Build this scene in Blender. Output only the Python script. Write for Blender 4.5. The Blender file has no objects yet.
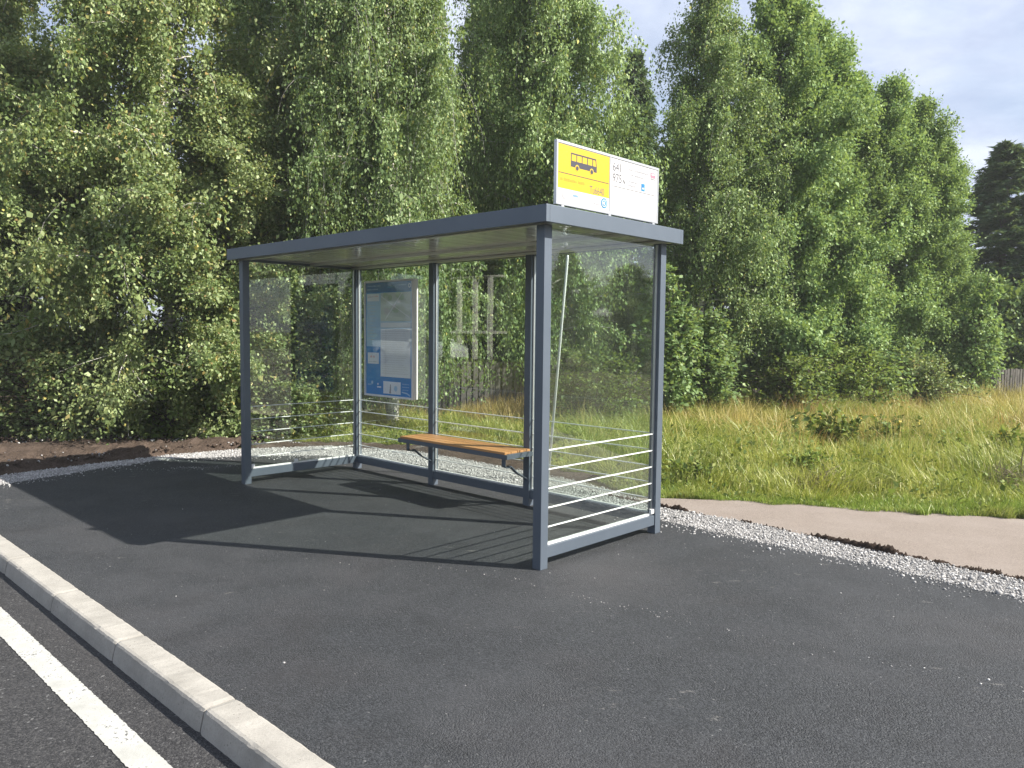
import bpy, bmesh, math, random
import numpy as np
from mathutils import Vector, Matrix

R = math.radians
rng = np.random.default_rng(7)
random.seed(7)
scene = bpy.context.scene
col = scene.collection

# ------------------------------------------------------------------ frame of the place
CAM_H = 1.6218
YAW = 0.7616
U = np.array([-math.cos(YAW), math.sin(YAW)])     # along the shelter, away from its near corner
V = np.array([math.sin(YAW), math.cos(YAW)])      # from its open front to its back wall
O = np.array([0.2081, 5.2204])                    # near front corner of the shelter


def W(a, b, z=0.0):
    p = O + U * a + V * b
    return (float(p[0]), float(p[1]), z)


def AB(x, y):
    d = np.stack([np.asarray(x) - O[0], np.asarray(y) - O[1]], -1)
    return d @ U, d @ V


ROTZ = math.atan2(-U[1], -U[0])                   # local +x runs towards the near end, +y to the back

# ------------------------------------------------------------------ helpers: tagging and linking


def tag(o, label=None, cat=None, group=None, kind=None):
    if label: o['label'] = label
    if cat: o['category'] = cat
    if group: o['group'] = group
    if kind: o['kind'] = kind
    return o


def empty(name, loc, rz=0.0):
    o = bpy.data.objects.new(name, None)
    o.empty_display_size = 0.2
    col.objects.link(o)
    o.location = loc
    o.rotation_euler = (0, 0, rz)
    return o


def link(name, me, mats, parent=None):
    if mats is not None:
        for m in (mats if isinstance(mats, (list, tuple)) else [mats]):
            me.materials.append(m)
    o = bpy.data.objects.new(name, me)
    col.objects.link(o)
    if parent is not None:
        o.parent = parent
    return o


def copy_tree(o, parent=None):
    c = o.copy()
    col.objects.link(c)
    if parent is not None:
        c.parent = parent
    for ch in list(o.children):
        copy_tree(ch, c)
    return c


def np_mesh(name, verts, faces, smooth=False, mat_idx=None):
    """faces: (F,3) or (F,4) int array"""
    me = bpy.data.meshes.new(name)
    verts = np.ascontiguousarray(verts, dtype=np.float32)
    faces = np.ascontiguousarray(faces, dtype=np.int32)
    F, n = faces.shape
    me.vertices.add(len(verts))
    me.vertices.foreach_set('co', verts.ravel())
    me.loops.add(F * n)
    me.loops.foreach_set('vertex_index', faces.ravel())
    me.polygons.add(F)
    me.polygons.foreach_set('loop_start', np.arange(0, F * n, n, dtype=np.int32))
    me.polygons.foreach_set('loop_total', np.full(F, n, dtype=np.int32))
    if smooth:
        me.polygons.foreach_set('use_smooth', np.ones(F, dtype=bool))
    if mat_idx is not None:
        me.polygons.foreach_set('material_index', np.asarray(mat_idx, dtype=np.int32))
    me.update(calc_edges=True)
    return me


class MB:
    """collects boxes, bars and tubes into one mesh"""

    def __init__(self):
        self.bm = bmesh.new()

    def box(self, x0, x1, y0, y1, z0, z1, bevel=0.0, mi=0):
        r = bmesh.ops.create_cube(self.bm, size=1.0)
        vs = r['verts']
        for v in vs:
            v.co = Vector(((x0 + x1) / 2 + v.co.x * (x1 - x0), (y0 + y1) / 2 + v.co.y * (y1 - y0),
                           (z0 + z1) / 2 + v.co.z * (z1 - z0)))
        fs = set(f for v in vs for f in v.link_faces)
        for f in fs: f.material_index = mi
        if bevel > 0:
            es = list(set(e for v in vs for e in v.link_edges))
            bmesh.ops.bevel(self.bm, geom=es, offset=bevel, segments=2, profile=0.7, affect='EDGES')
        return self

    def tube(self, pts, r, n=8, caps=True, mi=0):
        rs = r if isinstance(r, (list, tuple)) else [r] * len(pts)
        pts = [Vector(p) for p in pts]
        rings = []
        prev = None
        for i, p in enumerate(pts):
            d = (pts[min(i + 1, len(pts) - 1)] - pts[max(i - 1, 0)]).normalized()
            if prev is None:
                s = d.cross(Vector((0, 0, 1)))
                if s.length < 1e-3: s = d.cross(Vector((1, 0, 0)))
            else:
                s = prev - d * prev.dot(d)
            s.normalize(); prev = s
            t = d.cross(s)
            rings.append([self.bm.verts.new(p + (s * math.cos(k * 2 * math.pi / n) + t * math.sin(k * 2 * math.pi / n)) * rs[i]) for k in range(n)])
        for a, b in zip(rings, rings[1:]):
            for k in range(n):
                f = self.bm.faces.new((a[k], a[(k + 1) % n], b[(k + 1) % n], b[k])); f.smooth = True; f.material_index = mi
        if caps:
            f = self.bm.faces.new(rings[0][::-1]); f.material_index = mi
            f = self.bm.faces.new(rings[-1]); f.material_index = mi
        return self

    def poly(self, pts, mi=0):
        f = self.bm.faces.new([self.bm.verts.new(p) for p in pts]); f.material_index = mi
        return self

    def prism(self, pts, off, mi=0):
        """extrude a planar polygon by the vector off"""
        off = Vector(off)
        a = [self.bm.verts.new(p) for p in pts]
        b = [self.bm.verts.new(Vector(p) + off) for p in pts]
        n = len(a)
        fs = [self.bm.faces.new(a[::-1]), self.bm.faces.new(b)]
        for k in range(n):
            fs.append(self.bm.faces.new((a[k], a[(k + 1) % n], b[(k + 1) % n], b[k])))
        for f in fs: f.material_index = mi
        return self

    def build(self, name, mats, parent=None):
        bmesh.ops.recalc_face_normals(self.bm, faces=self.bm.faces[:])
        me = bpy.data.meshes.new(name)
        self.bm.to_mesh(me); self.bm.free()
        return link(name, me, mats, parent)


# ------------------------------------------------------------------ materials


class NT:
    def __init__(self, name):
        self.m = bpy.data.materials.new(name)
        self.m.use_nodes = True
        self.t = self.m.node_tree
        self.t.nodes.clear()
        self.out = self.n('ShaderNodeOutputMaterial')

    def n(self, typ, **kw):
        nd = self.t.nodes.new(typ)
        for k, v in kw.items():
            if k.startswith('_'):
                setattr(nd, k[1:], v)
            else:
                key = int(k[1:]) if k[0] == 'i' and k[1:].isdigit() else k.replace('__', ' ')
                sock = nd.inputs[key]
                if isinstance(v, bpy.types.NodeSocket):
                    self.t.links.new(v, sock)
                else:
                    sock.default_value = v
        return nd

    def l(self, a, b): self.t.links.new(a, b)

    def pos(self, scale=1.0, obj=False):
        if obj:
            c = self.n('ShaderNodeTexCoord').outputs['Object']
        else:
            c = self.n('ShaderNodeNewGeometry').outputs['Position']
        return c

    def noise(self, vec, scale, detail=4, rough=0.6, w=None):
        return self.n('ShaderNodeTexNoise', Vector=vec, Scale=scale, Detail=detail, Roughness=rough).outputs['Fac']

    def ramp(self, fac, stops):
        r = self.n('ShaderNodeValToRGB', Fac=fac)
        e = r.color_ramp.elements
        while len(e) < len(stops): e.new(0.5)
        for k, (p, c) in enumerate(stops):
            e[k].position = p
            e[k].color = (*c, 1) if len(c) == 3 else c
        return r.outputs['Color']

    def mix(self, fac, a, b, blend='MIX'):
        nd = self.t.nodes.new('ShaderNodeMix')
        nd.data_type = 'RGBA'; nd.blend_type = blend
        for s, v in ((0, fac), (6, a), (7, b)):
            if isinstance(v, bpy.types.NodeSocket): self.t.links.new(v, nd.inputs[s])
            else: nd.inputs[s].default_value = v if s == 0 else (*v, 1)
        return nd.outputs[2]

    def math(self, op, a, b=0.0, clamp=False):
        nd = self.t.nodes.new('ShaderNodeMath'); nd.operation = op; nd.use_clamp = clamp
        for s, v in ((0, a), (1, b)):
            if isinstance(v, bpy.types.NodeSocket): self.t.links.new(v, nd.inputs[s])
            else: nd.inputs[s].default_value = v
        return nd.outputs[0]

    def bump(self, height, strength=0.5, dist=0.01):
        return self.n('ShaderNodeBump', Height=height, Strength=strength, Distance=dist).outputs['Normal']

    def pbsdf(self, color, rough=0.6, metal=0.0, normal=None, spec=0.5, coat=0.0):
        kw = dict(Base__Color=color if isinstance(color, bpy.types.NodeSocket) else (*color, 1), Roughness=rough, Metallic=metal)
        b = self.n('ShaderNodeBsdfPrincipled', **kw)
        b.inputs['Specular IOR Level'].default_value = spec
        b.inputs['Coat Weight'].default_value = coat
        if normal is not None: self.l(normal, b.inputs['Normal'])
        self.l(b.outputs[0], self.out.inputs['Surface'])
        return b


def plain(name, color, rough=0.5, metal=0.0, spec=0.5, var=0.06, vs=6.0):
    k = NT(name)
    nz = k.noise(k.pos(), vs, 5)
    lo = tuple(c * (1 - var) for c in color); hi = tuple(min(1, c * (1 + var)) for c in color)
    c = k.ramp(nz, [(0.3, lo), (0.7, hi)])
    k.pbsdf(c, rough, metal, spec=spec)
    return k.m


def asphalt(name, dark, mid, light, specks, scale=1.0, patch=0.5):
    k = NT(name)
    p = k.pos()
    vor = k.n('ShaderNodeTexVoronoi', Vector=p, Scale=125 * scale)
    vor2 = k.n('ShaderNodeTexVoronoi', Vector=p, Scale=260 * scale)
    wn_ = k.n('ShaderNodeTexWhiteNoise', Vector=vor.outputs['Position']).outputs['Value']
    wn2 = k.n('ShaderNodeTexWhiteNoise', Vector=vor2.outputs['Position']).outputs['Value']
    both = k.math('ADD', k.math('MULTIPLY', wn_, 0.5), k.math('MULTIPLY', wn2, 0.5))
    base = k.ramp(both, [(0.12, dark), (0.55, mid), (0.88, light)])
    big = k.noise(p, 0.55, 6, 0.62)
    mott = k.noise(p, 3.2, 5, 0.6)
    f1 = k.math('MULTIPLY', k.math('SUBTRACT', big, 0.46, True), 3.2 * patch, True)
    base = k.mix(f1, base, tuple(c * w for c, w in zip(light, (0.98, 0.94, 0.93))))
    f2 = k.math('MULTIPLY', k.math('SUBTRACT', mott, 0.50, True), 2.6 * patch, True)
    base = k.mix(f2, base, tuple(c * 0.55 for c in mid))
    sp = k.math('GREATER_THAN', wn_, 1 - specks)
    base = k.mix(k.math('MULTIPLY', sp, 0.7), base, (0.15, 0.15, 0.148))
    # rusty brown blotches and pale dusty scuffs
    blot = k.math('MULTIPLY', k.math('SUBTRACT', k.noise(k.n('ShaderNodeMapping', Vector=p, Location=(7.3, 2.1, 0)).outputs[0], 0.9, 5, 0.6), 0.50, True), 4.0 * patch, True)
    base = k.mix(k.math('MULTIPLY', blot, 0.28), base, (0.052, 0.044, 0.043))
    sc1 = k.noise(k.n('ShaderNodeMapping', Vector=p, Rotation=(0, 0, 0.5), Scale=(1.0, 2.6, 1)).outputs[0], 5.5, 7, 0.75)
    sc2 = k.noise(k.n('ShaderNodeMapping', Vector=p, Location=(3.1, 8.2, 0)).outputs[0], 0.8, 3, 0.5)
    dust = k.math('MULTIPLY', k.math('SUBTRACT', k.math('ADD', sc1, k.math('MULTIPLY', sc2, 0.55)), 0.935, True), 9.0, True)
    base = k.mix(k.math('MULTIPLY', dust, 0.75 * patch * 2), base, (0.145, 0.14, 0.132))
    h = k.math('ADD', k.math('MULTIPLY', vor.outputs['Distance'], -1.1), k.math('MULTIPLY', vor2.outputs['Distance'], -0.5))
    rough_ = k.math('MULTIPLY', k.math('SUBTRACT', k.noise(p, 2.3, 4, 0.6), 0.30, True), 2.6, True)
    b = k.n('ShaderNodeBump', Height=h, Strength=k.math('ADD', k.math('MULTIPLY', rough_, 0.65), 0.25), Distance=0.006)
    k.pbsdf(base, 0.72, normal=b.outputs['Normal'], spec=0.4)
    return k.m


def leaf_mat(name, stops, trans=0.35, gloss=0.12, rough=0.38):
    k = NT(name)
    g = k.n('ShaderNodeNewGeometry')
    oi = k.n('ShaderNodeObjectInfo')
    c = k.ramp(g.outputs['Random Per Island'], stops)
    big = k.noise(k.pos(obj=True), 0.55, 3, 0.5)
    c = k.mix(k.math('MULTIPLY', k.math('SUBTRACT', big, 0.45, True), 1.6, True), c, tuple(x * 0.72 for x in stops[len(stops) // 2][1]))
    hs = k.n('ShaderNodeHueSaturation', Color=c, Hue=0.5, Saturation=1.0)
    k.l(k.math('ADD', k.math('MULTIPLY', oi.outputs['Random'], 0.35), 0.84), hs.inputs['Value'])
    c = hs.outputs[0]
    dif = k.n('ShaderNodeBsdfDiffuse', Color=c)
    tc = k.mix(0.5, c, (0.30, 0.36, 0.05), 'MIX')
    tr = k.n('ShaderNodeBsdfTranslucent', Color=tc)
    mx = k.n('ShaderNodeMixShader', Fac=trans, i1=dif.outputs[0], i2=tr.outputs[0])
    gl = k.n('ShaderNodeBsdfGlossy', Color=(0.62, 0.68, 0.5, 1), Roughness=rough)
    mx2 = k.n('ShaderNodeMixShader', Fac=gloss, i1=mx.outputs[0], i2=gl.outputs[0])
    k.l(mx2.outputs[0], k.out.inputs['Surface'])
    return k.m


def glass_mat(name, tint=(0.93, 0.965, 0.945), boost=1.0, dirt=0.03):
    k = NT(name)
    g = k.n('ShaderNodeNewGeometry')
    ior = k.math('SUBTRACT', 1.52, k.math('MULTIPLY', g.outputs['Backfacing'], 1.52 - 1 / 1.52))
    fr = k.n('ShaderNodeFresnel', IOR=ior).outputs[0]
    fr = k.math('MULTIPLY', fr, boost, True)
    tr = k.n('ShaderNodeBsdfTransparent', Color=(*tint, 1))
    gl = k.n('ShaderNodeBsdfGlossy', Color=(1, 1, 1, 1), Roughness=0.0)
    df = k.n('ShaderNodeBsdfDiffuse', Color=(0.55, 0.55, 0.5, 1))
    smear = k.noise(k.n('ShaderNodeMapping', Vector=k.pos(), Scale=(1, 1, 0.35)).outputs[0], 2.2, 5, 0.65)
    dfac = k.math('MULTIPLY', k.math('MULTIPLY', smear, smear), dirt * 3.2, True)
    m1 = k.n('ShaderNodeMixShader', Fac=dfac, i1=tr.outputs[0], i2=df.outputs[0])
    m2 = k.n('ShaderNodeMixShader', Fac=fr, i1=m1.outputs[0], i2=gl.outputs[0])
    k.l(m2.outputs[0], k.out.inputs['Surface'])
    return k.m


M = {}
# powder-coated shelter steel
k = NT('grey_powder_coat')
p = k.pos()
c = k.ramp(k.noise(p, 3.0, 5), [(0.3, (0.090, 0.113, 0.143)), (0.7, (0.105, 0.130, 0.162))])
k.pbsdf(c, 0.46, metal=0.35, normal=k.bump(k.noise(p, 420, 2), 0.12, 0.001), spec=0.55)
M['steel'] = k.m
M['alu'] = plain('aluminium_profile', (0.55, 0.56, 0.57), 0.35, 0.75)
M['case_white'] = plain('white_painted_aluminium', (0.74, 0.74, 0.73), 0.4)
M['black_rubber'] = plain('black_rubber', (0.02, 0.02, 0.02), 0.7)
k = NT('ceiling_sheet')
p = k.pos()
c = k.ramp(k.noise(p, 2.0, 4), [(0.3, (0.70, 0.69, 0.65)), (0.7, (0.78, 0.77, 0.73))])
k.pbsdf(c, 0.10, metal=0.12, spec=0.9)
M['ceiling'] = k.m
M['glass'] = glass_mat('clear_glass', boost=1.1, dirt=0.011)
M['poster_glass'] = glass_mat('poster_glass', (0.97, 0.98, 0.98), 0.75, 0.004)
M['stripe'] = plain('white_printed_stripe', (0.78, 0.80, 0.77), 0.5)

k = NT('oiled_wood_slat')
tc = k.n('ShaderNodeTexCoord').outputs['Object']
st = k.n('ShaderNodeMapping', Vector=tc, Scale=(1.2, 22, 22)).outputs[0]
g1 = k.noise(st, 3.0, 6, 0.65)
c = k.ramp(g1, [(0.25, (0.28, 0.135, 0.05)), (0.5, (0.46, 0.235, 0.09)), (0.8, (0.58, 0.32, 0.135))])
k.pbsdf(c, 0.5, normal=k.bump(g1, 0.2, 0.003), spec=0.4)
M['wood'] = k.m

# concrete kerb
k = NT('kerb_concrete')
p = k.pos()
n1 = k.noise(p, 5.0, 6, 0.6); n2 = k.noise(p, 90, 4, 0.7)
c = k.ramp(n1, [(0.25, (0.25, 0.238, 0.212)), (0.75, (0.385, 0.367, 0.33))])
c = k.mix(k.math('MULTIPLY', k.math('SUBTRACT', n2, 0.5, True), 2.2, True), c, (0.19, 0.175, 0.155))
vor = k.n('ShaderNodeTexVoronoi', Vector=p, Scale=42)
pit = k.math('LESS_THAN', vor.outputs['Distance'], k.math('SUBTRACT', k.math('MULTIPLY', k.noise(p, 9, 3), 0.75), 0.30))
c = k.mix(k.math('MULTIPLY', pit, 0.75), c, (0.16, 0.145, 0.125))
k.pbsdf(c, 0.85, normal=k.bump(k.math('SUBTRACT', n2, k.math('MULTIPLY', pit, 0.8)), 0.5, 0.004), spec=0.25)
M['kerb'] = k.m

M['asphalt'] = asphalt('fresh_asphalt', (0.0085, 0.0096, 0.0112), (0.0285, 0.0310, 0.0345), (0.058, 0.0615, 0.066), 0.0012, 1.0, 0.8)
M['road'] = asphalt('road_asphalt', (0.012, 0.012, 0.013), (0.034, 0.0335, 0.0345), (0.072, 0.071, 0.070), 0.010, 0.85, 0.35)
# worn pinkish path
k = NT('path_asphalt')
p = k.pos()
n1 = k.noise(p, 1.4, 5); n2 = k.noise(p, 130, 4, 0.75)
c = k.ramp(n2, [(0.25, (0.115, 0.097, 0.083)), (0.75, (0.33, 0.278, 0.238))])
c = k.mix(k.math('MULTIPLY', k.math('SUBTRACT', n1, 0.45, True), 1.8, True), c, (0.30, 0.262, 0.232))
k.pbsdf(c, 0.9, normal=k.bump(n2, 0.8, 0.006), spec=0.2)
M['path'] = k.m
# painted line
k = NT('road_paint')
p = k.pos()
n2 = k.noise(p, 75, 5, 0.75); n1 = k.noise(p, 6, 4)
c = k.ramp(n1, [(0.3, (0.33, 0.33, 0.305)), (0.7, (0.46, 0.46, 0.43))])
wear = k.math('GREATER_THAN', k.math('ADD', n2, k.math('MULTIPLY', k.math('SUBTRACT', n1, 0.5), 0.5)), 0.625)
c = k.mix(wear, c, (0.055, 0.055, 0.056))
k.pbsdf(c, 0.7, normal=k.bump(n2, 0.5, 0.004), spec=0.3)
M['paint'] = k.m
# gravel
k = NT('gravel_stone')
g = k.n('ShaderNodeNewGeometry')
c = k.ramp(g.outputs['Random Per Island'], [(0.0, (0.10, 0.098, 0.095)), (0.3, (0.22, 0.215, 0.21)), (0.7, (0.36, 0.352, 0.34)), (1.0, (0.60, 0.59, 0.57))])
c = k.mix(0.3, c, k.ramp(k.noise(k.pos(), 60, 4), [(0.3, (0.24, 0.235, 0.23)), (0.7, (0.62, 0.61, 0.6))]))
k.pbsdf(c, 0.85, spec=0.25)
M['gravel'] = k.m
k = NT('gravel_bed')
p = k.pos()
c = k.ramp(k.noise(p, 70, 4, 0.8), [(0.3, (0.16, 0.155, 0.15)), (0.7, (0.50, 0.49, 0.475))])
k.pbsdf(c, 0.9, normal=k.bump(k.noise(p, 60, 4), 0.9, 0.02), spec=0.2)
M['gravel_bed'] = k.m
# soil
k = NT('brown_soil')
p = k.pos()
n1 = k.noise(p, 3.0, 6, 0.65); n2 = k.noise(p, 45, 5, 0.75)
c = k.ramp(n2, [(0.25, (0.030, 0.021, 0.016)), (0.55, (0.085, 0.062, 0.047)), (0.8, (0.20, 0.155, 0.125))])
c = k.mix(k.math('MULTIPLY', k.math('SUBTRACT', n1, 0.45, True), 1.6, True), c, (0.17, 0.125, 0.098))
k.pbsdf(c, 0.95, normal=k.bump(n2, 1.0, 0.03), spec=0.15)
M['soil'] = k.m
k = NT('dark_soil')
p = k.pos()
n2 = k.noise(p, 60, 5, 0.75)
c = k.ramp(n2, [(0.3, (0.018, 0.013, 0.010)), (0.75, (0.075, 0.052, 0.038))])
k.pbsdf(c, 0.95, normal=k.bump(n2, 1.0, 0.02), spec=0.15)
M['dark_soil'] = k.m
# meadow earth under the grass
k = NT('meadow_ground')
p = k.pos()
n1 = k.noise(p, 0.7, 6, 0.65); n2 = k.noise(p, 25, 5, 0.75)
c = k.ramp(n2, [(0.3, (0.045, 0.055, 0.020)), (0.7, (0.13, 0.14, 0.045))])
c = k.mix(k.math('MULTIPLY', k.math('SUBTRACT', n1, 0.45, True), 3.0, True), c, (0.16, 0.13, 0.06))
k.pbsdf(c, 0.95, normal=k.bump(n2, 1.0, 0.05), spec=0.1)
M['meadow'] = k.m

# bark
k = NT('birch_bark')
tc = k.n('ShaderNodeTexCoord').outputs['Object']
mp = k.n('ShaderNodeMapping', Vector=tc, Scale=(5, 5, 26)).outputs[0]
band = k.noise(mp, 1.0, 4, 0.6)
blot = k.noise(tc, 4.0, 5, 0.6)
c = k.ramp(band, [(0.36, (0.03, 0.028, 0.026)), (0.46, (0.45, 0.43, 0.39)), (0.8, (0.62, 0.59, 0.54))])
c = k.mix(k.math('MULTIPLY', k.math('SUBTRACT', blot, 0.55, True), 6, True), c, (0.05, 0.045, 0.04))
k.pbsdf(c, 0.8, normal=k.bump(band, 0.4, 0.01), spec=0.2)
M['birch_bark'] = k.m
k = NT('grey_bark')
tc = k.n('ShaderNodeTexCoord').outputs['Object']
mp = k.n('ShaderNodeMapping', Vector=tc, Scale=(14, 14, 3)).outputs[0]
band = k.noise(mp, 1.0, 5, 0.65)
c = k.ramp(band, [(0.3, (0.055, 0.05, 0.04)), (0.7, (0.19, 0.18, 0.15))])
k.pbsdf(c, 0.9, normal=k.bump(band, 0.8, 0.02), spec=0.15)
M['grey_bark'] = k.m
M['twig'] = plain('brown_twig', (0.07, 0.05, 0.035), 0.85)

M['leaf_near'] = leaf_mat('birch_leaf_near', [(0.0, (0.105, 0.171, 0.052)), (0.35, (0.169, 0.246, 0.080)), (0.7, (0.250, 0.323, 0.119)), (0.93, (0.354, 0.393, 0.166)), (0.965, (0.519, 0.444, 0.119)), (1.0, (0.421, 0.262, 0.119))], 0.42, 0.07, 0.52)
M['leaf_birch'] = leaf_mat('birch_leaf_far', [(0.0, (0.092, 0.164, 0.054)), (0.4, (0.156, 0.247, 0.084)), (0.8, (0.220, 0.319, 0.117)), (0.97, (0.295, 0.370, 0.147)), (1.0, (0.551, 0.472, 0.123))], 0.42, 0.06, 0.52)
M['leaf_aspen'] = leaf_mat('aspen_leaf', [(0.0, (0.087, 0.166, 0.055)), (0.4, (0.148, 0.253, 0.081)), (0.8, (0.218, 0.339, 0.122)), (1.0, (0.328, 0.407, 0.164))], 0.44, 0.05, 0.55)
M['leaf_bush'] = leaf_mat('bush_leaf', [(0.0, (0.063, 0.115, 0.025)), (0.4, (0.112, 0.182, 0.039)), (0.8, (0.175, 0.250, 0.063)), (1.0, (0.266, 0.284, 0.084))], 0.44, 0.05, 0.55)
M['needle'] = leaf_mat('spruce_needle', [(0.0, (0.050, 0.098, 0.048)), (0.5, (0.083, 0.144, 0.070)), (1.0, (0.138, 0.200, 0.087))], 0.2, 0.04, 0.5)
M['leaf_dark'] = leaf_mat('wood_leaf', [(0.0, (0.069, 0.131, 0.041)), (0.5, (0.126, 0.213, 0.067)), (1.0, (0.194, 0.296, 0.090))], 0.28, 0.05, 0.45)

# ------------------------------------------------------------------ camera
f_px, pitch, roll = 774.66, 0.0650, 0.0107
cam = bpy.data.cameras.new('camera')
cam.sensor_width = 36.0; cam.sensor_fit = 'HORIZONTAL'
cam.lens = f_px * 36.0 / 1024.0
cam.clip_end = 3000; cam.clip_start = 0.05
co = bpy.data.objects.new('camera', cam); col.objects.link(co)
Rt = Vector((1, 0, 0)); Fw = Vector((0, math.cos(pitch), -math.sin(pitch))); Up = Vector((0, math.sin(pitch), math.cos(pitch)))
Xc = Rt * math.cos(roll) + Up * math.sin(roll)
Yc = -Rt * math.sin(roll) + Up * math.cos(roll)
m = Matrix((Xc, Yc, -Fw)).transposed().to_4x4()
m.translation = Vector((0, 0, CAM_H))
co.matrix_world = m
scene.camera = co

# ------------------------------------------------------------------ light
ld = U * 1.11 - V * 0.67
D = Vector((ld[0], ld[1], -1.0)).normalized()
sun = bpy.data.lights.new('sun', 'SUN'); sun.energy = 5.0; sun.angle = R(0.5); sun.color = (1.0, 0.945, 0.86)
so = bpy.data.objects.new('sun', sun); col.objects.link(so)
so.rotation_euler = D.to_track_quat('-Z', 'Y').to_euler()
so.location = (12, -3, 14)
elev = math.asin(-D.z); azim = math.atan2(-D.x, -D.y)

wd = bpy.data.worlds.new('World'); scene.world = wd; wd.use_nodes = True
t = wd.node_tree; t.nodes.clear()


def wn(typ, **kw):
    nd = t.nodes.new(typ)
    for k_, v_ in kw.items():
        if isinstance(v_, bpy.types.NodeSocket): t.links.new(v_, nd.inputs[k_.replace('__', ' ')])
        else: nd.inputs[k_.replace('__', ' ')].default_value = v_
    return nd


sky = t.nodes.new('ShaderNodeTexSky'); sky.sky_type = 'NISHITA'; sky.sun_disc = False
sky.sun_elevation = elev; sky.sun_rotation = azim; sky.air_density = 1.0; sky.dust_density = 1.2; sky.ozone_density = 1.2
tc = t.nodes.new('ShaderNodeTexCoord')
sep = wn('ShaderNodeSeparateXYZ', Vector=tc.outputs['Generated'])
zz = t.nodes.new('ShaderNodeMath'); zz.operation = 'ADD'; t.links.new(sep.outputs[2], zz.inputs[0]); zz.inputs[1].default_value = 0.22
div = t.nodes.new('ShaderNodeVectorMath'); div.operation = 'DIVIDE'; t.links.new(tc.outputs['Generated'], div.inputs[0])
cmb = wn('ShaderNodeCombineXYZ', X=zz.outputs[0], Y=zz.outputs[0], Z=zz.outputs[0]); t.links.new(cmb.outputs[0], div.inputs[1])
cn = wn('ShaderNodeTexNoise', Vector=div.outputs[0], Scale=1.15, Detail=9.0, Roughness=0.56, Distortion=0.35)
cr = wn('ShaderNodeValToRGB', Fac=cn.outputs['Fac'])
cr.color_ramp.elements[0].position = 0.36; cr.color_ramp.elements[0].color = (0.30, 0.30, 0.30, 1)
cr.color_ramp.elements[1].position = 0.62; cr.color_ramp.elements[1].color = (1, 1, 1, 1)
cn2 = wn('ShaderNodeTexNoise', Vector=div.outputs[0], Scale=2.3, Detail=7.0, Roughness=0.6)
cc = wn('ShaderNodeValToRGB', Fac=cn2.outputs['Fac'])
cc.color_ramp.elements[0].position = 0.36; cc.color_ramp.elements[0].color = (3.9, 4.4, 5.8, 1)
cc.color_ramp.elements[1].position = 0.68; cc.color_ramp.elements[1].color = (6.2, 6.7, 7.8, 1)
mx = t.nodes.new('ShaderNodeMix'); mx.data_type = 'RGBA'
t.links.new(cr.outputs[0], mx.inputs[0]); t.links.new(sky.outputs[0], mx.inputs[6]); t.links.new(cc.outputs[0], mx.inputs[7])
bg = wn('ShaderNodeBackground', Color=mx.outputs[2], Strength=0.068)
wo = t.nodes.new('ShaderNodeOutputWorld'); t.links.new(bg.outputs[0], wo.inputs[0])

scene.view_settings.view_transform = 'Standard'
scene.view_settings.look = 'None'
scene.view_settings.exposure = 1.24
scene.view_settings.gamma = 1.0
scene.view_settings.use_curve_mapping = False
scene.cycles.transparent_max_bounces = 24
scene.cycles.max_bounces = 10
scene.cycles.diffuse_bounces = 6
scene.cycles.glossy_bounces = 4
scene.cycles.transmission_bounces = 4
scene.cycles.caustics_reflective = False
scene.cycles.caustics_refractive = False


def vnoise(x, y, s, seed=0):
    """cheap smooth value noise"""
    r_ = np.random.default_rng(seed); g = r_.random((64, 64))
    x = np.asarray(x) * s + 17.3; y = np.asarray(y) * s + 9.1
    xi = np.floor(x).astype(int); yi = np.floor(y).astype(int)
    fx = x - xi; fy = y - yi
    fx = fx * fx * (3 - 2 * fx); fy = fy * fy * (3 - 2 * fy)
    a = g[xi % 64, yi % 64]; b = g[(xi + 1) % 64, yi % 64]; c_ = g[xi % 64, (yi + 1) % 64]; d = g[(xi + 1) % 64, (yi + 1) % 64]
    return (a * (1 - fx) + b * fx) * (1 - fy) + (c_ * (1 - fx) + d * fx) * fy


# ------------------------------------------------------------------ ground
def ground_z(x, y):
    a, b = AB(x, y)
    x = np.asarray(x, float); y = np.asarray(y, float)
    far = np.clip((y - 9.5) / 8.0, 0, 1) * np.clip((b - 1.0) / 3.0, 0, 1)
    z = -0.035 - 0.20 * far * far * (3 - 2 * far)
    bumps = (vnoise(x, y, 0.8, 3) - 0.5) * 0.12 * np.clip((b - 3.0) / 2.0, 0, 1)
    z = z + bumps
    far_side = -0.22 + 0.5 * np.clip((-10.6 - b) / 2.5, 0, 1)
    return np.where(b < -2.40, far_side, z)


bs = np.concatenate([[-900, -300, -120, -60, -30, -20, -17, -14.5, -13.6, -13, -12.2, -11.4, -10.6, -6, -2.46, -2.38], np.arange(-2.0, 30, 0.5), [34, 40, 50, 70, 110, 200, 400, 900]])
as_ = np.concatenate([[-900, -400, -200, -120, -80, -60, -45], np.arange(-36, 24.1, 0.5), [30, 40, 60, 90, 140, 250, 500, 900]])
A, B = np.meshgrid(as_, bs)
X = O[0] + U[0] * A + V[0] * B; Y = O[1] + U[1] * A + V[1] * B
Z = ground_z(X, Y)
nb, na = A.shape
idx = np.arange(nb * na).reshape(nb, na)
fc = np.stack([idx[:-1, :-1], idx[1:, :-1], idx[1:, 1:], idx[:-1, 1:]], -1).reshape(-1, 4)
g = link('ground', np_mesh('ground', np.stack([X, Y, Z], -1).reshape(-1, 3), fc, True), M['meadow'])
tag(g, kind='structure')


def flat_poly(name, pts, z, mat, thick=0.0):
    mb = MB()
    if thick > 0:
        mb.prism([(p[0], p[1], z - thick) for p in pts], (0, 0, thick))
    else:
        mb.poly([(p[0], p[1], z) for p in pts])
    o = mb.build(name, mat)
    tag(o, kind='structure')
    return o


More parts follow.
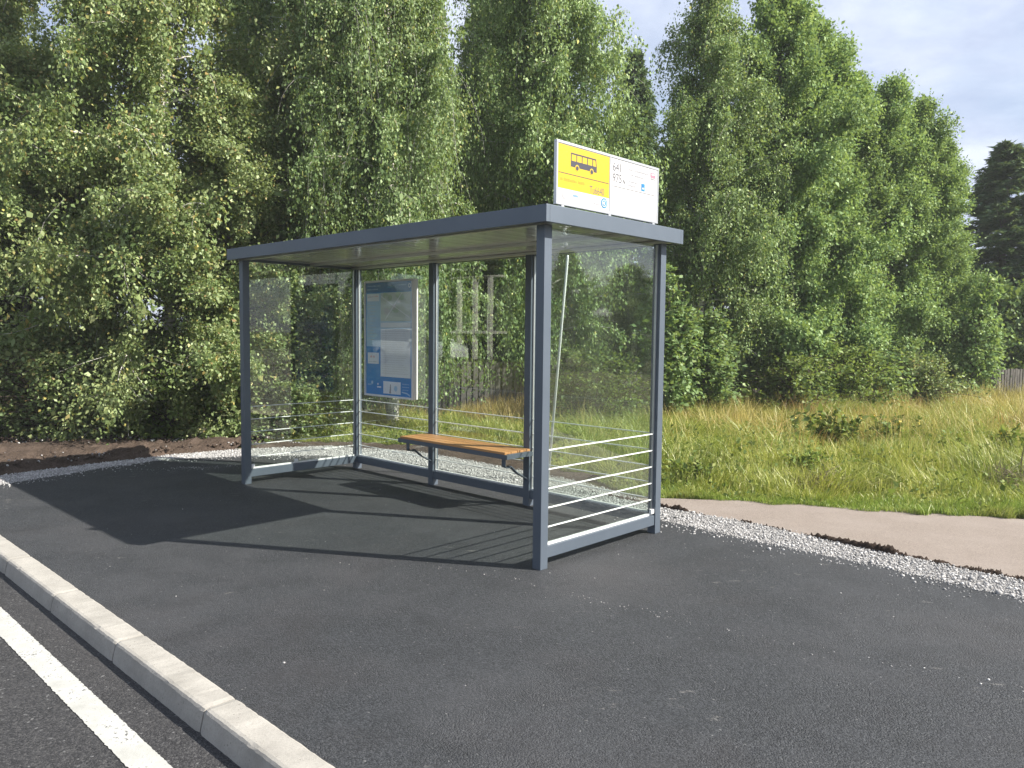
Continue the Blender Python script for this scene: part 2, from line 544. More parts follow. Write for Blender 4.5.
def roughen(pts, step, amp, seed):
    """resample a closed outline and make its edge uneven"""
    r_ = np.random.default_rng(seed); out = []
    n = len(pts)
    for i in range(n):
        p = np.array(pts[i][:2]); q = np.array(pts[(i + 1) % n][:2])
        L = np.linalg.norm(q - p)
        if L > 30: out.append(p); continue
        k_ = max(1, int(L / step))
        nrm_ = np.array([-(q - p)[1], (q - p)[0]]) / max(L, 1e-6)
        for j in range(k_):
            out.append(p + (q - p) * j / k_ + nrm_ * r_.normal(0, amp) * (1 if j else 0.5))
    return out


# road and line
flat_poly('road', [W(-60, -2.36), W(60, -2.36), W(60, -10.2), W(-60, -10.2)], -0.09, M['road'])
ml = []
r_ = np.random.default_rng(3)
for b_, dr_ in ((-2.709, 1), (-2.831, -1)):
    aa_ = np.arange(-8, 14, 0.012)[::dr_]
    ml += [W(a_, b_ + r_.normal(0, 0.0014)) for a_ in aa_]
flat_poly('road_marking', ml, -0.0865, M['paint'])
flat_poly('far_lane_marking', [W(-60, -9.55), W(60, -9.55), W(60, -9.66), W(-60, -9.66)], -0.0865, M['paint'])

# platform of fresh asphalt: outline from the kerb line round the back
gedge = [(6.4, -0.05), (5.6, 1.08), (4.72, 2.62), (3.95, 3.90), (3.22, 4.77), (2.97, 5.01), (2.53, 5.51), (1.97, 6.03), (1.33, 6.72), (0.2, 8.10), (-0.75, 9.10),
         (-1.55, 9.82), (-2.52, 10.11), (-3.49, 9.95), (-4.30, 9.67), (-4.81, 8.98), (-5.10, 8.40), (-5.35, 7.83), (-5.72, 7.86)]
front = [W(7.0, -2.352)[:2], W(-6.5, -2.352)[:2]]
edge_r = []
r_ = np.random.default_rng(11)
for p, q in zip(gedge, gedge[1:]):
    p = np.array(p); q = np.array(q); L = np.linalg.norm(q - p); n_ = max(1, int(L / 0.05))
    nn = np.array([-(q - p)[1], (q - p)[0]]) / L
    for j in range(n_):
        edge_r.append(p + (q - p) * j / n_ + nn * r_.normal(0, 0.012))
edge_r.append(np.array(gedge[-1]))
flat_poly('pavement', [(x, y) for x, y in edge_r] + [front[0], front[1]], 0.0, M['asphalt'], 0.14)

# path beyond it
path = [(0.95, 7.72), (1.52, 7.69), (2.47, 7.60), (3.35, 7.33), (4.18, 7.12), (4.65, 6.95), (8, 6.25), (14, 5.1), (30, 2.2), (60, -3.0), (60, -9.0), (26, -3.0), (12, -2.5), (7.6, -1.0), (5.2, 2.6),
        (3.3, 4.9), (2.4, 5.75), (1.4, 6.9), (0.8, 7.5)]
flat_poly('path', roughen(path, 0.12, 0.010, 5), -0.012, M['path'], 0.05)

# gravel: a bed with loose stones, along the back of the platform
gin = np.array([(5.6, 1.08), (4.72, 2.62), (3.95, 3.90), (3.22, 4.77), (2.97, 5.01), (2.53, 5.51), (1.97, 6.03), (1.33, 6.72), (0.2, 8.10), (-0.75, 9.10), (-1.55, 9.82), (-2.52, 10.11), (-3.49, 9.95), (-4.30, 9.67), (-4.81, 8.98), (-5.10, 8.40), (-5.35, 7.83), (-5.8, 7.95)])
gout = np.array([(6.1, 1.35), (5.2, 2.95), (4.25, 4.25), (3.46, 5.12), (3.19, 5.39), (2.71, 5.91), (2.15, 6.58), (1.43, 7.24), (0.75, 8.45), (-0.30, 9.55), (-1.25, 10.45), (-2.58, 10.93), (-3.79, 10.52), (-4.42, 9.99), (-5.0, 9.30), (-5.42, 8.75), (-5.72, 8.25), (-5.95, 8.16)])


def strip_pts(n, jitter=0.0, lo=0.0, hi=1.0):
    seg = np.linalg.norm(np.diff(gin, axis=0), axis=1); wd_ = np.linalg.norm(gout - gin, axis=1)
    wgt = seg * (wd_[:-1] + wd_[1:]); wgt /= wgt.sum()
    i = rng.choice(len(seg), n, p=wgt); s = rng.random(n); w_ = lo + (hi - lo) * rng.random(n)
    p = gin[i] * (1 - s)[:, None] + gin[i + 1] * s[:, None]
    q = gout[i] * (1 - s)[:, None] + gout[i + 1] * s[:, None]
    r = p * (1 - w_)[:, None] + q * w_[:, None]
    return r + rng.normal(0, jitter, r.shape)


bed = [tuple(p) for p in (gin + (gin - gout) * 0.1)] + [tuple(p) for p in gout[::-1]]
gb = flat_poly('gravel_bed', roughen(bed, 0.1, 0.02, 9), -0.004, M['gravel_bed'], 0.0)


def stones(name, pts, size, mat, zfun, seed=1, flat=0.65):
    r_ = np.random.default_rng(seed)
    bm_ = bmesh.new(); bmesh.ops.create_icosphere(bm_, subdivisions=1, radius=1.0)
    bv = np.array([v.co[:] for v in bm_.verts]); bf = np.array([[v.index for v in f.verts] for f in bm_.faces]); bm_.free()
    n = len(pts)
    sc = size * np.exp(r_.normal(0, 0.35, n))
    v = bv[None] * (1 + r_.normal(0, 0.2, (n, len(bv), 1))) * (sc[:, None, None]) * np.stack([np.ones(n), r_.uniform(0.6, 1, n), r_.uniform(flat - 0.2, flat + 0.2, n)], -1)[:, None, :]
    an = r_.uniform(0, 2 * np.pi, n); c_, s_ = np.cos(an), np.sin(an)
    x = v[..., 0] * c_[:, None] - v[..., 1] * s_[:, None]; y = v[..., 0] * s_[:, None] + v[..., 1] * c_[:, None]
    zb = zfun(pts[:, 0], pts[:, 1])
    v = np.stack([x + pts[:, :1], y + pts[:, 1:2], v[..., 2] + (zb + sc * 0.25)[:, None]], -1)
    f = bf[None] + (np.arange(n) * len(bv))[:, None, None]
    return link(name, np_mesh(name, v.reshape(-1, 3), f.reshape(-1, 3)), mat)


gp = np.concatenate([strip_pts(46000, 0.025, -0.03, 1.02), strip_pts(2600, 0.10, -0.3, 0.08)])
o = stones('gravel', gp, 0.0062, M['gravel'], lambda x, y: np.full(len(x), 0.0), 2)
tag(o, 'pale grey crushed gravel strip along the back edge of the asphalt', 'gravel', kind='stuff')
# pale dust patches and single chippings lying on the asphalt
spots = []
for (cx, cy, sx, n) in [(-3.75, 9.05, 0.10, 150), (-3.45, 9.2, 0.12, 60), (-4.2, 8.9, 0.15, 60), (2.9, 4.9, 0.25, 90), (1.9, 5.7, .3, 50)]:
    spots.append(np.stack([rng.normal(cx, sx * 1.4, n), rng.normal(cy, sx * 0.5, n)], -1))
sm_ = np.array([(-0.56, 5.3), (0.03, 5.06), (0.38, 4.75), (0.77, 4.48), (1.02, 4.3), (1.9, 3.75), (2.6, 3.4)])
t_ = rng.random(110) * (len(sm_) - 1); i_ = t_.astype(int); f_ = (t_ - i_)[:, None]
spots.append(sm_[i_] * (1 - f_) + sm_[i_ + 1] * f_ + rng.normal(0, 0.03, (110, 2)))
aa = rng.uniform(-2.5, 4.5, 90); bb = rng.uniform(-2.2, 1.9, 90)
spots.append(np.stack([O[0] + U[0] * aa + V[0] * bb, O[1] + U[1] * aa + V[1] * bb], -1))
o = stones('loose_chippings', np.concatenate(spots), 0.0032, M['gravel'], lambda x, y: np.full(len(x), 0.0), 4)
tag(o, 'tiny pale stone chippings scattered over the dark asphalt', 'chippings', kind='stuff')

# brown soil bank at the left and behind the shelter
def soil_bank(name, poly_in, poly_out, h, mat, seed, nU=90, nV=14, rough=0.03):
    pi = np.array(poly_in, float); po = np.array(poly_out, float)
    tt = np.linspace(0, len(pi) - 1, nU); i = np.minimum(tt.astype(int), len(pi) - 2); s = (tt - i)[:, None]
    a_ = pi[i] * (1 - s) + pi[i + 1] * s; b_ = po[i] * (1 - s) + po[i + 1] * s
    w_ = np.linspace(0, 1, nV)[None, :, None]
    P = a_[:, None] * (1 - w_) + b_[:, None] * w_
    prof = np.sin(np.pi * np.linspace(0, 1, nV)) ** 0.6
    z = -0.06 + (h + 0.05) * prof[None] * (0.6 + 0.8 * vnoise(P[..., 0], P[..., 1], 1.3, seed)) + (vnoise(P[..., 0], P[..., 1], 9, seed + 1) - 0.5) * rough * 2 + np.random.default_rng(seed).normal(0, rough * 0.35, P.shape[:2])
    idx = np.arange(nU * nV).reshape(nU, nV)
    fc = np.stack([idx[:-1, :-1], idx[1:, :-1], idx[1:, 1:], idx[:-1, 1:]], -1).reshape(-1, 4)
    vv = np.concatenate([P, z[..., None]], -1).reshape(-1, 3)
    o = link(name, np_mesh(name, vv, fc, False), mat)
    tag(o, kind='structure')
    return o


soil_bank('soil_bank', [(-9.9, 11.7), (-7.9, 9.8), (-6.0, 8.12), (-5.72, 8.22), (-5.40, 8.75), (-4.98, 9.30), (-4.40, 9.97), (-3.79, 10.45)],
          [(-10.5, 12.6), (-9.0, 11.5), (-7.6, 11.2), (-6.6, 11.2), (-5.7, 11.2), (-4.9, 11.2), (-4.2, 11.3), (-3.5, 11.4)], 0.10, M['soil'], 21, 150, 26, 0.03)
soil_bank('soil_verge', [(-3.79, 10.48), (-2.58, 10.85), (-1.25, 10.40), (-0.30, 9.50), (0.75, 8.40)],
          [(-3.5, 11.4), (-2.3, 11.5), (-0.75, 10.9), (0.25, 9.95), (1.15, 8.75)], 0.04, M['soil'], 25, 90, 10, 0.02)
# dark earth ridge left along the gravel by the path
soil_bank('earth_ridge', [(0.95, 7.70), (1.43, 7.20), (2.15, 6.54), (2.71, 5.87), (3.19, 5.34), (3.46, 5.06), (4.25, 4.18), (5.2, 2.9)],
          [(0.99, 7.76), (1.47, 7.25), (2.19, 6.60), (2.77, 5.94), (3.28, 5.44), (3.57, 5.17), (4.36, 4.28), (5.3, 3.0)], 0.019, M['dark_soil'], 31, 420, 7, 0.024)
cl = np.concatenate([np.stack([rng.uniform(-8.5, -3.4, 3000), rng.uniform(8.6, 11.3, 3000)], -1)])
keep = (cl[:, 1] > np.interp(cl[:, 0], [-8.5, -5.9, -5.0, -4.2, -3.4], [10.6, 8.4, 9.5, 10.3, 10.7]))
o = stones('soil_clods', cl[keep], 0.017, M['soil'], lambda x, y: 0.03 + 0.05 * np.random.default_rng(8).random(len(x)), 6)
tag(o, 'brown lumps of earth lying on the bank at the left edge', 'soil clods', kind='stuff')

ps_ = np.stack([rng.uniform(-8.0, -3.0, 900), rng.uniform(8.6, 11.3, 900)], -1)
ps_ = ps_[ps_[:, 1] > np.interp(ps_[:, 0], [-8.5, -5.9, -5.0, -4.2, -3.0], [10.6, 8.4, 9.5, 10.3, 10.8])]
o = stones('bank_stones', ps_, 0.012, M['gravel'], lambda x, y: 0.03 + 0.06 * np.random.default_rng(9).random(len(x)), 7)
tag(o, 'small pale stones lying on the brown soil bank', 'stones', kind='stuff')

# kerb stones, about one metre each
prof = [(-2.353, -0.2), (-2.353, 0.004), (-2.362, 0.009), (-2.478, 0.010), (-2.492, 0.006), (-2.500, -0.003), (-2.512, -0.05), (-2.521, -0.095), (-2.526, -0.2)]
ords = ['cut off by the bottom edge of the photo', 'second up from the bottom edge of the photo', 'third up from the bottom edge of the photo', 'fourth up from the bottom edge of the photo',
        'fifth up from the bottom edge of the photo', 'last one before the left edge of the photo']


def kerb_stone(a0, seed):
    r_ = random.Random(seed)
    mb = MB()
    L = 1.010
    n = 40
    rings = []
    for j in range(n + 1):
        a = a0 + L * j / n
        end = min(j, n - j)
        ring = []
        for q, (b, z) in enumerate(prof):
            jit = r_.gauss(0, 0.0006)
            inset = 0.005 if end == 0 and 1 <= q <= 7 else 0
            chip = -0.006 * max(0, r_.gauss(0, 1) - 1.5) if q in (1, 4, 5) else 0
            ring.append(mb.bm.verts.new(W(a, b + (inset if q >= 3 else 0) + jit, z - inset * 0.8 + jit + chip)))
        rings.append(ring)
    for r0, r1 in zip(rings, rings[1:]):
        for q in range(len(prof) - 1):
            mb.bm.faces.new((r0[q], r0[q + 1], r1[q + 1], r1[q]))
    mb.bm.faces.new(rings[0]); mb.bm.faces.new(rings[-1][::-1])
    o = mb.build('kerb_stone', M['kerb'])
    return o


for j in range(-3, 9):
    a0 = -0.29 + 1.018 * j
    o = kerb_stone(a0, j + 50)
    kk = j + 1
    if 0 <= kk < 5:
        lb = 'pale concrete kerb stone, ' + ords[kk] if kk else 'pale concrete kerb stone cut off by the bottom edge of the photo'
    elif kk < 0:
        lb = 'pale concrete kerb stone nearer than the bottom edge of the photo'
    else:
        lb = 'pale concrete kerb stone running out past the left edge of the photo'
    tag(o, lb, 'kerb stone', 'kerb stones between road and platform')

# ------------------------------------------------------------------ bus shelter (local: x = -a, y = b)
S = empty('bus_shelter', W(0, 0), ROTZ)
tag(S, 'open-fronted grey steel and glass bus shelter on fresh black asphalt', 'bus shelter')
PW = 0.075


def post(a, b, parent=S):
    mb = MB().box(-a - PW, -a, b, b + PW, 0.0, 2.352, 0.004)
    o = mb.build('post', M['steel'], parent)
    return o


P_A = [(0, 0), (4.17, 0), (4.17, 1.41), (2.785, 1.41), (1.40, 1.41), (0, 1.41)]
for a, b in P_A:
    po = post(a, b)
# roof: fascia all round, glossy ceiling sheet, top deck
rf = MB()
x0, x1, y0, y1, zb, zt = -4.31, 0.10, -0.10, 1.57, 2.352, 2.465
th = 0.035
rf.box(x0, x1, y0, y0 + th, zb, zt, 0.003); rf.box(x0, x1, y1 - th, y1, zb, zt, 0.003)
rf.box(x0, x0 + th, y0 + th + 0.001, y1 - th - 0.001, zb, zt, 0.003); rf.box(x1 - th, x1, y0 + th + 0.001, y1 - th - 0.001, zb, zt, 0.003)
roof = rf.build('roof', M['steel'], S)
MB().box(x0 + th, x1 - th, y0 + th, y1 - th, 2.432, 2.455).build('roof_deck', M['steel'], roof)
# ribbed ceiling
cm = MB()
nr = 220
prev = None
for i in range(nr + 1):
    x = x0 + th + 0.002 + (x1 - x0 - 2 * th - 0.004) * i / nr
    ph = (i % 8)
    z = 2.378 + (0.0012 if ph in (3, 4, 5) else 0.0) + 0.0008 * math.sin(i * 0.37)
    cur = (cm.bm.verts.new((x, y0 + th, z)), cm.bm.verts.new((x, y1 - th, z)))
    if prev: cm.bm.faces.new((prev[0], prev[1], cur[1], cur[0]))
    prev = cur
cm.build('ceiling', M['ceiling'], roof)
cb = MB()
cb.box(x0 + th, x1 - th, 0.86, 0.885, 2.353, 2.377)
cb.box(x0 + th, x1 - th, 0.00, 0.055, 2.353, 2.374); cb.box(x0 + th, x1 - th, 1.42, 1.475, 2.353, 2.374)
cb.build('purlin', M['alu'], roof)

STR = [0.280, 0.415, 0.550, 0.685, 0.820]
STRU = [1.105, 1.215, 1.60]


def pane(axis, c, lo, hi, parent=S):
    """glass pane filling a bay with its gasket and printed stripes; axis 'x': plane of constant x"""
    zlo, zhi = 0.17, 2.345
    t2 = 0.004

    def bx(mb, l, h, c0, c1, z0, z1, bev=0):
        if axis == 'x': mb.box(c0, c1, l, h, z0, z1, bev)
        else: mb.box(l, h, c0, c1, z0, z1, bev)
        return mb
    g_ = bx(MB(), lo, hi, c - t2, c + t2, zlo, zhi).build('glass_pane', M['glass'], parent)
    for z in STR:
        st = MB()
        bx(st, lo + 0.004, hi - 0.004, c - t2 - 0.0012, c + t2 + 0.0012, z - 0.0034, z + 0.0034)
        st.build('stripe', M['stripe'], g_)
    gk = MB()
    bx(gk, lo, hi, c - 0.012, c + 0.012, 0.155, 0.1695)
    gk.build('gasket', M['case_white'], g_)
    bx(MB(), lo, lo + 0.012, c - 0.009, c + 0.009, 0.171, 2.34).build('glazing_bead', M['alu'], g_)
    bx(MB(), hi - 0.012, hi, c - 0.009, c + 0.009, 0.171, 2.34).build('glazing_bead', M['alu'], g_)
    rl = bx(MB(), lo, hi, c - 0.03, c + 0.03, 0.072, 0.153, 0.003).build('bottom_rail', M['steel'], parent)
    return g_


pane('x', -0.0375, PW, 1.41)                          # near end
pane('x', -4.2075, PW, 1.41)                          # far end
for ahi, alo in ((4.17, 2.785 + PW), (2.785, 1.40 + PW), (1.40, PW)):
    pane('y', 1.4475, -ahi, -alo)
# small clamp blocks at the foot of the panes
for (x, y) in ((-0.02, 1.385), (-4.19, 0.10), (-4.19, 0.62)):
    MB().box(x - 0.012, x + 0.012, y - 0.018, y + 0.018, 0.1695, 0.205, 0.003).build('clamp', M['case_white'], S)

# ------------------------------------------------------------------ bench on the two inner back posts
Bn = empty('bench', W(2.14, 1.235), ROTZ)
tag(Bn, 'slatted wooden bench with dark steel frame fixed to the back posts of the shelter', 'bench')
hl = 0.79
fr = MB()
fr.box(-hl, hl, -0.175, -0.150, 0.485, 0.525, 0.002); fr.box(-hl, hl, 0.150, 0.172, 0.485, 0.525, 0.002)
fr.box(-hl, -hl + 0.03, -0.149, 0.149, 0.485, 0.530, 0.002); fr.box(hl - 0.03, hl, -0.149, 0.149, 0.485, 0.530, 0.002)
fr.build('frame', M['steel'], Bn)
for i in range(4):
    y = -0.172 + i * 0.087
    MB().box(-hl + 0.032, hl - 0.032, y, y + 0.079, 0.526, 0.548, 0.003).build('slat', M['wood'], Bn)
for x in (2.14 - 2.8225, 2.14 - 1.4375):
    pts = []
    pts.append((x, -0.12, 0.490)); pts.append((x, -0.128, 0.47))
    for k_ in range(9):
        th_ = math.pi * (1.12 + 0.62 * k_ / 8)
        pts.append((x, -0.082 + 0.05 * math.cos(th_), 0.432 + 0.04 * math.sin(th_)))
    pts.append((x, 0.05, 0.325)); pts.append((x, 0.172, 0.262)); pts.append((x, 0.178, 0.245))
    br = MB()
    for p, q in zip(pts, pts[1:]):
        p = Vector(p); q = Vector(q); d = (q - p).normalized(); s = Vector((1, 0, 0)); nn = d.cross(s)
        e = d * 0.002
        br.prism([p - e - s * 0.022 - nn * 0.004, p - e + s * 0.022 - nn * 0.004, p - e + s * 0.022 + nn * 0.004, p - e - s * 0.022 + nn * 0.004], q - p + e * 2)
    br.build('bracket', M['steel'], Bn)

# ------------------------------------------------------------------ flat printed graphics
INK = {
    'yellow': (0.93, 0.62, 0.012), 'white': (0.84, 0.84, 0.84), 'ink': (0.055, 0.055, 0.075), 'grey': (0.34, 0.34, 0.36), 'pale': (0.60, 0.60, 0.62), 'blue': (0.02, 0.27, 0.62),
    'cyan': (0.03, 0.42, 0.66), 'pink': (0.80, 0.36, 0.42), 'navy': (0.010, 0.13, 0.36), 'royal': (0.006, 0.23, 0.62), 'sky': (0.40, 0.60, 0.80), 'map': (0.60, 0.66, 0.62), 'mapg': (0.46, 0.58, 0.44),
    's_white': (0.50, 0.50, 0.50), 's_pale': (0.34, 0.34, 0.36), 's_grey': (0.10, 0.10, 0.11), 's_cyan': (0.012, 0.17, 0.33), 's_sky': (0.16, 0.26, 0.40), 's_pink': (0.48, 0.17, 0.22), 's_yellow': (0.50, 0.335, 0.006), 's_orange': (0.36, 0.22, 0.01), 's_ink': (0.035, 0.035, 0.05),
    'paper': (0.84, 0.86, 0.90), 'red': (0.75, 0.30, 0.28), 'orange': (0.80, 0.55, 0.02)}
for n_, c_ in INK.items():
    M['ink_' + n_] = plain('print_' + n_, c_, 0.45, var=0.03)


class Graphic:
    """rectangles, polygons and lettering lying on a board; u to the reader's right, v down, metres"""

    def __init__(self, name, parent, org, ux, vx, nx):
        self.o, self.u, self.v, self.n = Vector(org), Vector(ux), Vector(vx), Vector(nx)
        self.bm = bmesh.new(); self.name = name; self.parent = parent; self.mats = []
        self.layer = 0

    def mi(self, m_):
        if m_ not in self.mats: self.mats.append(m_)
        return self.mats.index(m_)

    def P(self, u, v, lay): return self.o + self.u * u + self.v * v + self.n * (0.0006 * lay)

    def rect(self, u0, v0, u1, v1, m_, lay=1):
        self.poly([(u0, v0), (u0, v1), (u1, v1), (u1, v0)], m_, lay)

    def poly(self, pts, m_, lay=1):
        f = self.bm.faces.new([self.bm.verts.new(self.P(u, v, lay)) for u, v in pts]); f.material_index = self.mi(m_)

    def disc(self, u, v, r, m_, lay=1, n=20, sx=1.0):
        self.poly([(u + sx * r * math.cos(-k_ * 2 * math.pi / n), v + r * math.sin(-k_ * 2 * math.pi / n)) for k_ in range(n)], m_, lay)

    def text(self, s, u, v, h, m_, lay=2, sx=1.0):
        """u,v: left end of the baseline; h: capital height"""
        cu = bpy.data.curves.new('lettering', 'FONT'); cu.body = s; cu.size = h / 0.69; cu.resolution_u = 3
        to = bpy.data.objects.new('lettering', cu); col.objects.link(to)
        bpy.context.view_layer.update()
        me = bpy.data.meshes.new_from_object(to.evaluated_get(bpy.context.evaluated_depsgraph_get()))
        bpy.data.objects.remove(to); bpy.data.curves.remove(cu)
        base = [self.bm.verts.new(self.P(u + q.co.x * sx, v - q.co.y, lay)) for q in me.vertices]
        for pl in me.polygons:
            try:
                f = self.bm.faces.new([base[i] for i in pl.vertices]); f.material_index = self.mi(m_)
            except ValueError:
                pass
        bpy.data.meshes.remove(me)

    def scribble(self, u0, v, u1, h, m_, seed, lay=2):
        r_ = random.Random(seed); u = u0
        while u < u1:
            w_ = h * r_.uniform(0.35, 0.75)
            self.rect(u, v - h * r_.uniform(0.65, 1.1), min(u + w_ * 0.7, u1), v, m_, lay)
            u += w_ + (h * 0.7 if r_.random() < 0.15 else h * 0.12)

    def build(self):
        me = bpy.data.meshes.new(self.name); self.bm.normal_update(); self.bm.to_mesh(me); self.bm.free()
        return link(self.name, me, [M['ink_' + x] for x in self.mats], self.parent)


# ------------------------------------------------------------------ sign on the roof (faces local +x)
SG = empty('bus_stop_sign', W(0.05, 0.78, 2.455), ROTZ)
tag(SG, 'yellow and white bus stop sign board standing on the shelter roof', 'sign')
b0, b1, bm_, z0, z1 = -0.625, 0.625, -0.015, 0.055, 0.490
fr = MB()
fr.box(-0.012, 0.014, b0, b1, z1 - 0.018, z1, 0.002); fr.box(-0.012, 0.014, b0, b1, z0, z0 + 0.018, 0.002)
for y in (b0, bm_ - 0.006, b1 - 0.014):
    fr.box(-0.0115, 0.0135, y, y + 0.014, z0 + 0.0185, z1 - 0.0185, 0.001)
fr.build('frame', M['alu'], SG)
for y in (b0 + 0.07, bm_, b1 - 0.06):
    MB().box(-0.015, 0.015, y - 0.015, y + 0.015, 0.0, z0 - 0.001, 0.002).build('leg', M['alu'], SG)
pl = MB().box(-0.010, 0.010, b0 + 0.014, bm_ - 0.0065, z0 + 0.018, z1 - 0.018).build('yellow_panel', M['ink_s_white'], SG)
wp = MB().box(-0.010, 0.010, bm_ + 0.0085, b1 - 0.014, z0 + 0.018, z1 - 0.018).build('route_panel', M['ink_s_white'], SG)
ph_ = z1 - z0 - 0.036
lw = bm_ - 0.0065 - (b0 + 0.014)
G = Graphic('print', pl, (0.0102, b0 + 0.014, z1 - 0.018), (0, 1, 0), (0, 0, -1), (1, 0, 0))
G.rect(0.004, 0.004, lw - 0.004, 0.755 * ph_, 's_yellow', 1)
G.rect(0.010, 0.487 * ph_, lw - 0.010, 0.500 * ph_, 's_ink', 2)
# bus pictogram
bu0, bu1, bv0, bv1 = 0.235 * lw, 0.735 * lw, 0.115 * ph_, 0.375 * ph_
bw = bu1 - bu0; bh = bv1 - bv0
G.rect(bu0, bv0 + bh * 0.52, bu1, bv1 - bh * 0.08, 's_ink', 2)
G.rect(bu0, bv0, bu1 - bw * 0.03, bv0 + bh * 0.10, 's_ink', 2)
for k_ in (0.0, 0.205, 0.41, 0.615, 0.82):
    G.rect(bu0 + bw * k_, bv0 + bh * 0.10, bu0 + bw * (k_ + 0.03), bv0 + bh * 0.52, 's_ink', 2)
G.poly([(bu1 - bw * 0.06, bv0 + bh * 0.1), (bu1 - bw * 0.025, bv0 + bh * 0.52), (bu1, bv0 + bh * 0.52), (bu1 - bw * 0.03, bv0 + bh * 0.1)], 's_ink', 2)
for k_ in (0.24, 0.80):
    G.disc(bu0 + bw * k_, bv1 - bh * 0.07, bh * 0.215, 's_yellow', 3)
    G.disc(bu0 + bw * k_, bv1 - bh * 0.05, bh * 0.15, 's_ink', 4)
G.scribble(0.03, 0.625 * ph_, 0.50 * lw, 0.020, 's_orange', 3)
G.text('Tu6640', 0.60 * lw, 0.735 * ph_, 0.052, 's_grey', 2, 0.74)
# logos on the white band
G.disc(0.135 * lw, 0.865 * ph_, 0.030, 's_pale', 2); G.disc(0.135 * lw, 0.865 * ph_, 0.023, 's_white', 3); G.rect(0.135 * lw, 0.855 * ph_, 0.17 * lw, 0.875 * ph_, 's_pale', 4)
G.rect(0.235 * lw, 0.80 * ph_, 0.241 * lw, 0.93 * ph_, 's_pale', 2)
G.poly([(0.275 * lw, 0.845 * ph_), (0.285 * lw, 0.86 * ph_), (0.375 * lw, 0.865 * ph_), (0.39 * lw, 0.85 * ph_), (0.36 * lw, 0.825 * ph_), (0.30 * lw, 0.82 * ph_)], 's_sky', 2)
G.scribble(0.28 * lw, 0.925 * ph_, 0.38 * lw, 0.014, 's_pale', 8)
G.scribble(0.69 * lw, 0.875 * ph_, 0.80 * lw, 0.012, 's_pale', 9); G.scribble(0.69 * lw, 0.92 * ph_, 0.80 * lw, 0.012, 's_pale', 10)
G.disc(0.895 * lw, 0.865 * ph_, 0.037, 's_cyan', 2); G.disc(0.895 * lw, 0.865 * ph_, 0.027, 's_white', 3); G.disc(0.895 * lw, 0.865 * ph_, 0.021, 's_cyan', 4)
G.rect(0.885 * lw, 0.835 * ph_, 0.905 * lw, 0.90 * ph_, 's_white', 5); G.rect(0.865 * lw, 0.845 * ph_, 0.88 * lw, 0.885 * ph_, 's_white', 5)
G.build()
rw = b1 - 0.014 - (bm_ + 0.0085)
G = Graphic('print', wp, (0.0102, bm_ + 0.0085, z1 - 0.018), (0, 1, 0), (0, 0, -1), (1, 0, 0))
G.text('641', 0.035 * rw, 0.230 * ph_, 0.062, 's_grey', 2, 0.88)
G.text('975', 0.035 * rw, 0.430 * ph_, 0.062, 's_grey', 2, 0.88)
G.text('N', 0.245 * rw, 0.430 * ph_, 0.034, 's_grey', 2, 0.8)
G.scribble(0.36 * rw, 0.150 * ph_, 0.80 * rw, 0.016, 's_pale', 21); G.scribble(0.36 * rw, 0.245 * ph_, 0.70 * rw, 0.013, 's_pale', 22)
G.scribble(0.36 * rw, 0.37 * ph_, 0.56 * rw, 0.014, 's_pale', 23); G.scribble(0.36 * rw, 0.445 * ph_, 0.52 * rw, 0.012, 's_pale', 24)
G.rect(0.84 * rw, 0.075 * ph_, 0.95 * rw, 0.175 * ph_, 's_pink', 2); G.rect(0.86 * rw, 0.095 * ph_, 0.93 * rw, 0.125 * ph_, 's_white', 3); G.scribble(0.85 * rw, 0.215 * ph_, 0.95 * rw, 0.012, 's_pale', 25)
G.rect(0.640 * rw, 0.335 * ph_, 0.715 * rw, 0.475 * ph_, 's_cyan', 2); G.rect(0.655 * rw, 0.36 * ph_, 0.685 * rw, 0.40 * ph_, 'navy', 3); G.rect(0.66 * rw, 0.41 * ph_, 0.70 * rw, 0.44 * ph_, 's_white', 3)
G.rect(0.03 * rw, 0.505 * ph_, 0.95 * rw, 0.514 * ph_, 's_grey', 2)
G.rect(0.03 * rw, 0.715 * ph_, 0.95 * rw, 0.719 * ph_, 's_pale', 2)
G.build()

# ------------------------------------------------------------------ poster case in the far back bay (faces local -y)
PC = empty('poster_case', W(3.46, 1.402, 0.90), ROTZ)
tag(PC, 'framed blue and white timetable and map poster behind glass on the back wall', 'poster case')
w2, hh = 0.435, 1.295
dp = 0.075
fr = MB()
for (x0_, x1_, q0, q1) in ((-w2, -w2 + 0.018, 0, hh), (w2 - 0.018, w2, 0, hh)):
    fr.box(x0_, x1_, -dp, 0, q0, q1, 0.003)
fr.box(-w2 + 0.0182, w2 - 0.0182, -dp, 0, 0, 0.018, 0.003); fr.box(-w2 + 0.0182, w2 - 0.0182, -dp, 0, hh - 0.018, hh, 0.003)
fr.build('frame', M['case_white'], PC)
MB().box(-w2 + 0.019, w2 - 0.019, -0.062, -0.004, 0.019, hh - 0.019).build('back_panel', M['ink_white'], PC)
MB().box(-w2 + 0.019, w2 - 0.019, -dp + 0.004, -dp + 0.008, 0.019, hh - 0.019).build('front_glass', M['poster_glass'], PC)
pw = 2 * w2 - 0.042; pH = hh - 0.042
G = Graphic('poster', PC, (-w2 + 0.021, -0.0625, hh - 0.021), (1, 0, 0), (0, 0, -1), (0, -1, 0))


def GR(u0, v0, u1, v1, m_, lay): G.rect(u0 * pw, v0 * pH, u1 * pw, v1 * pH, m_, lay)


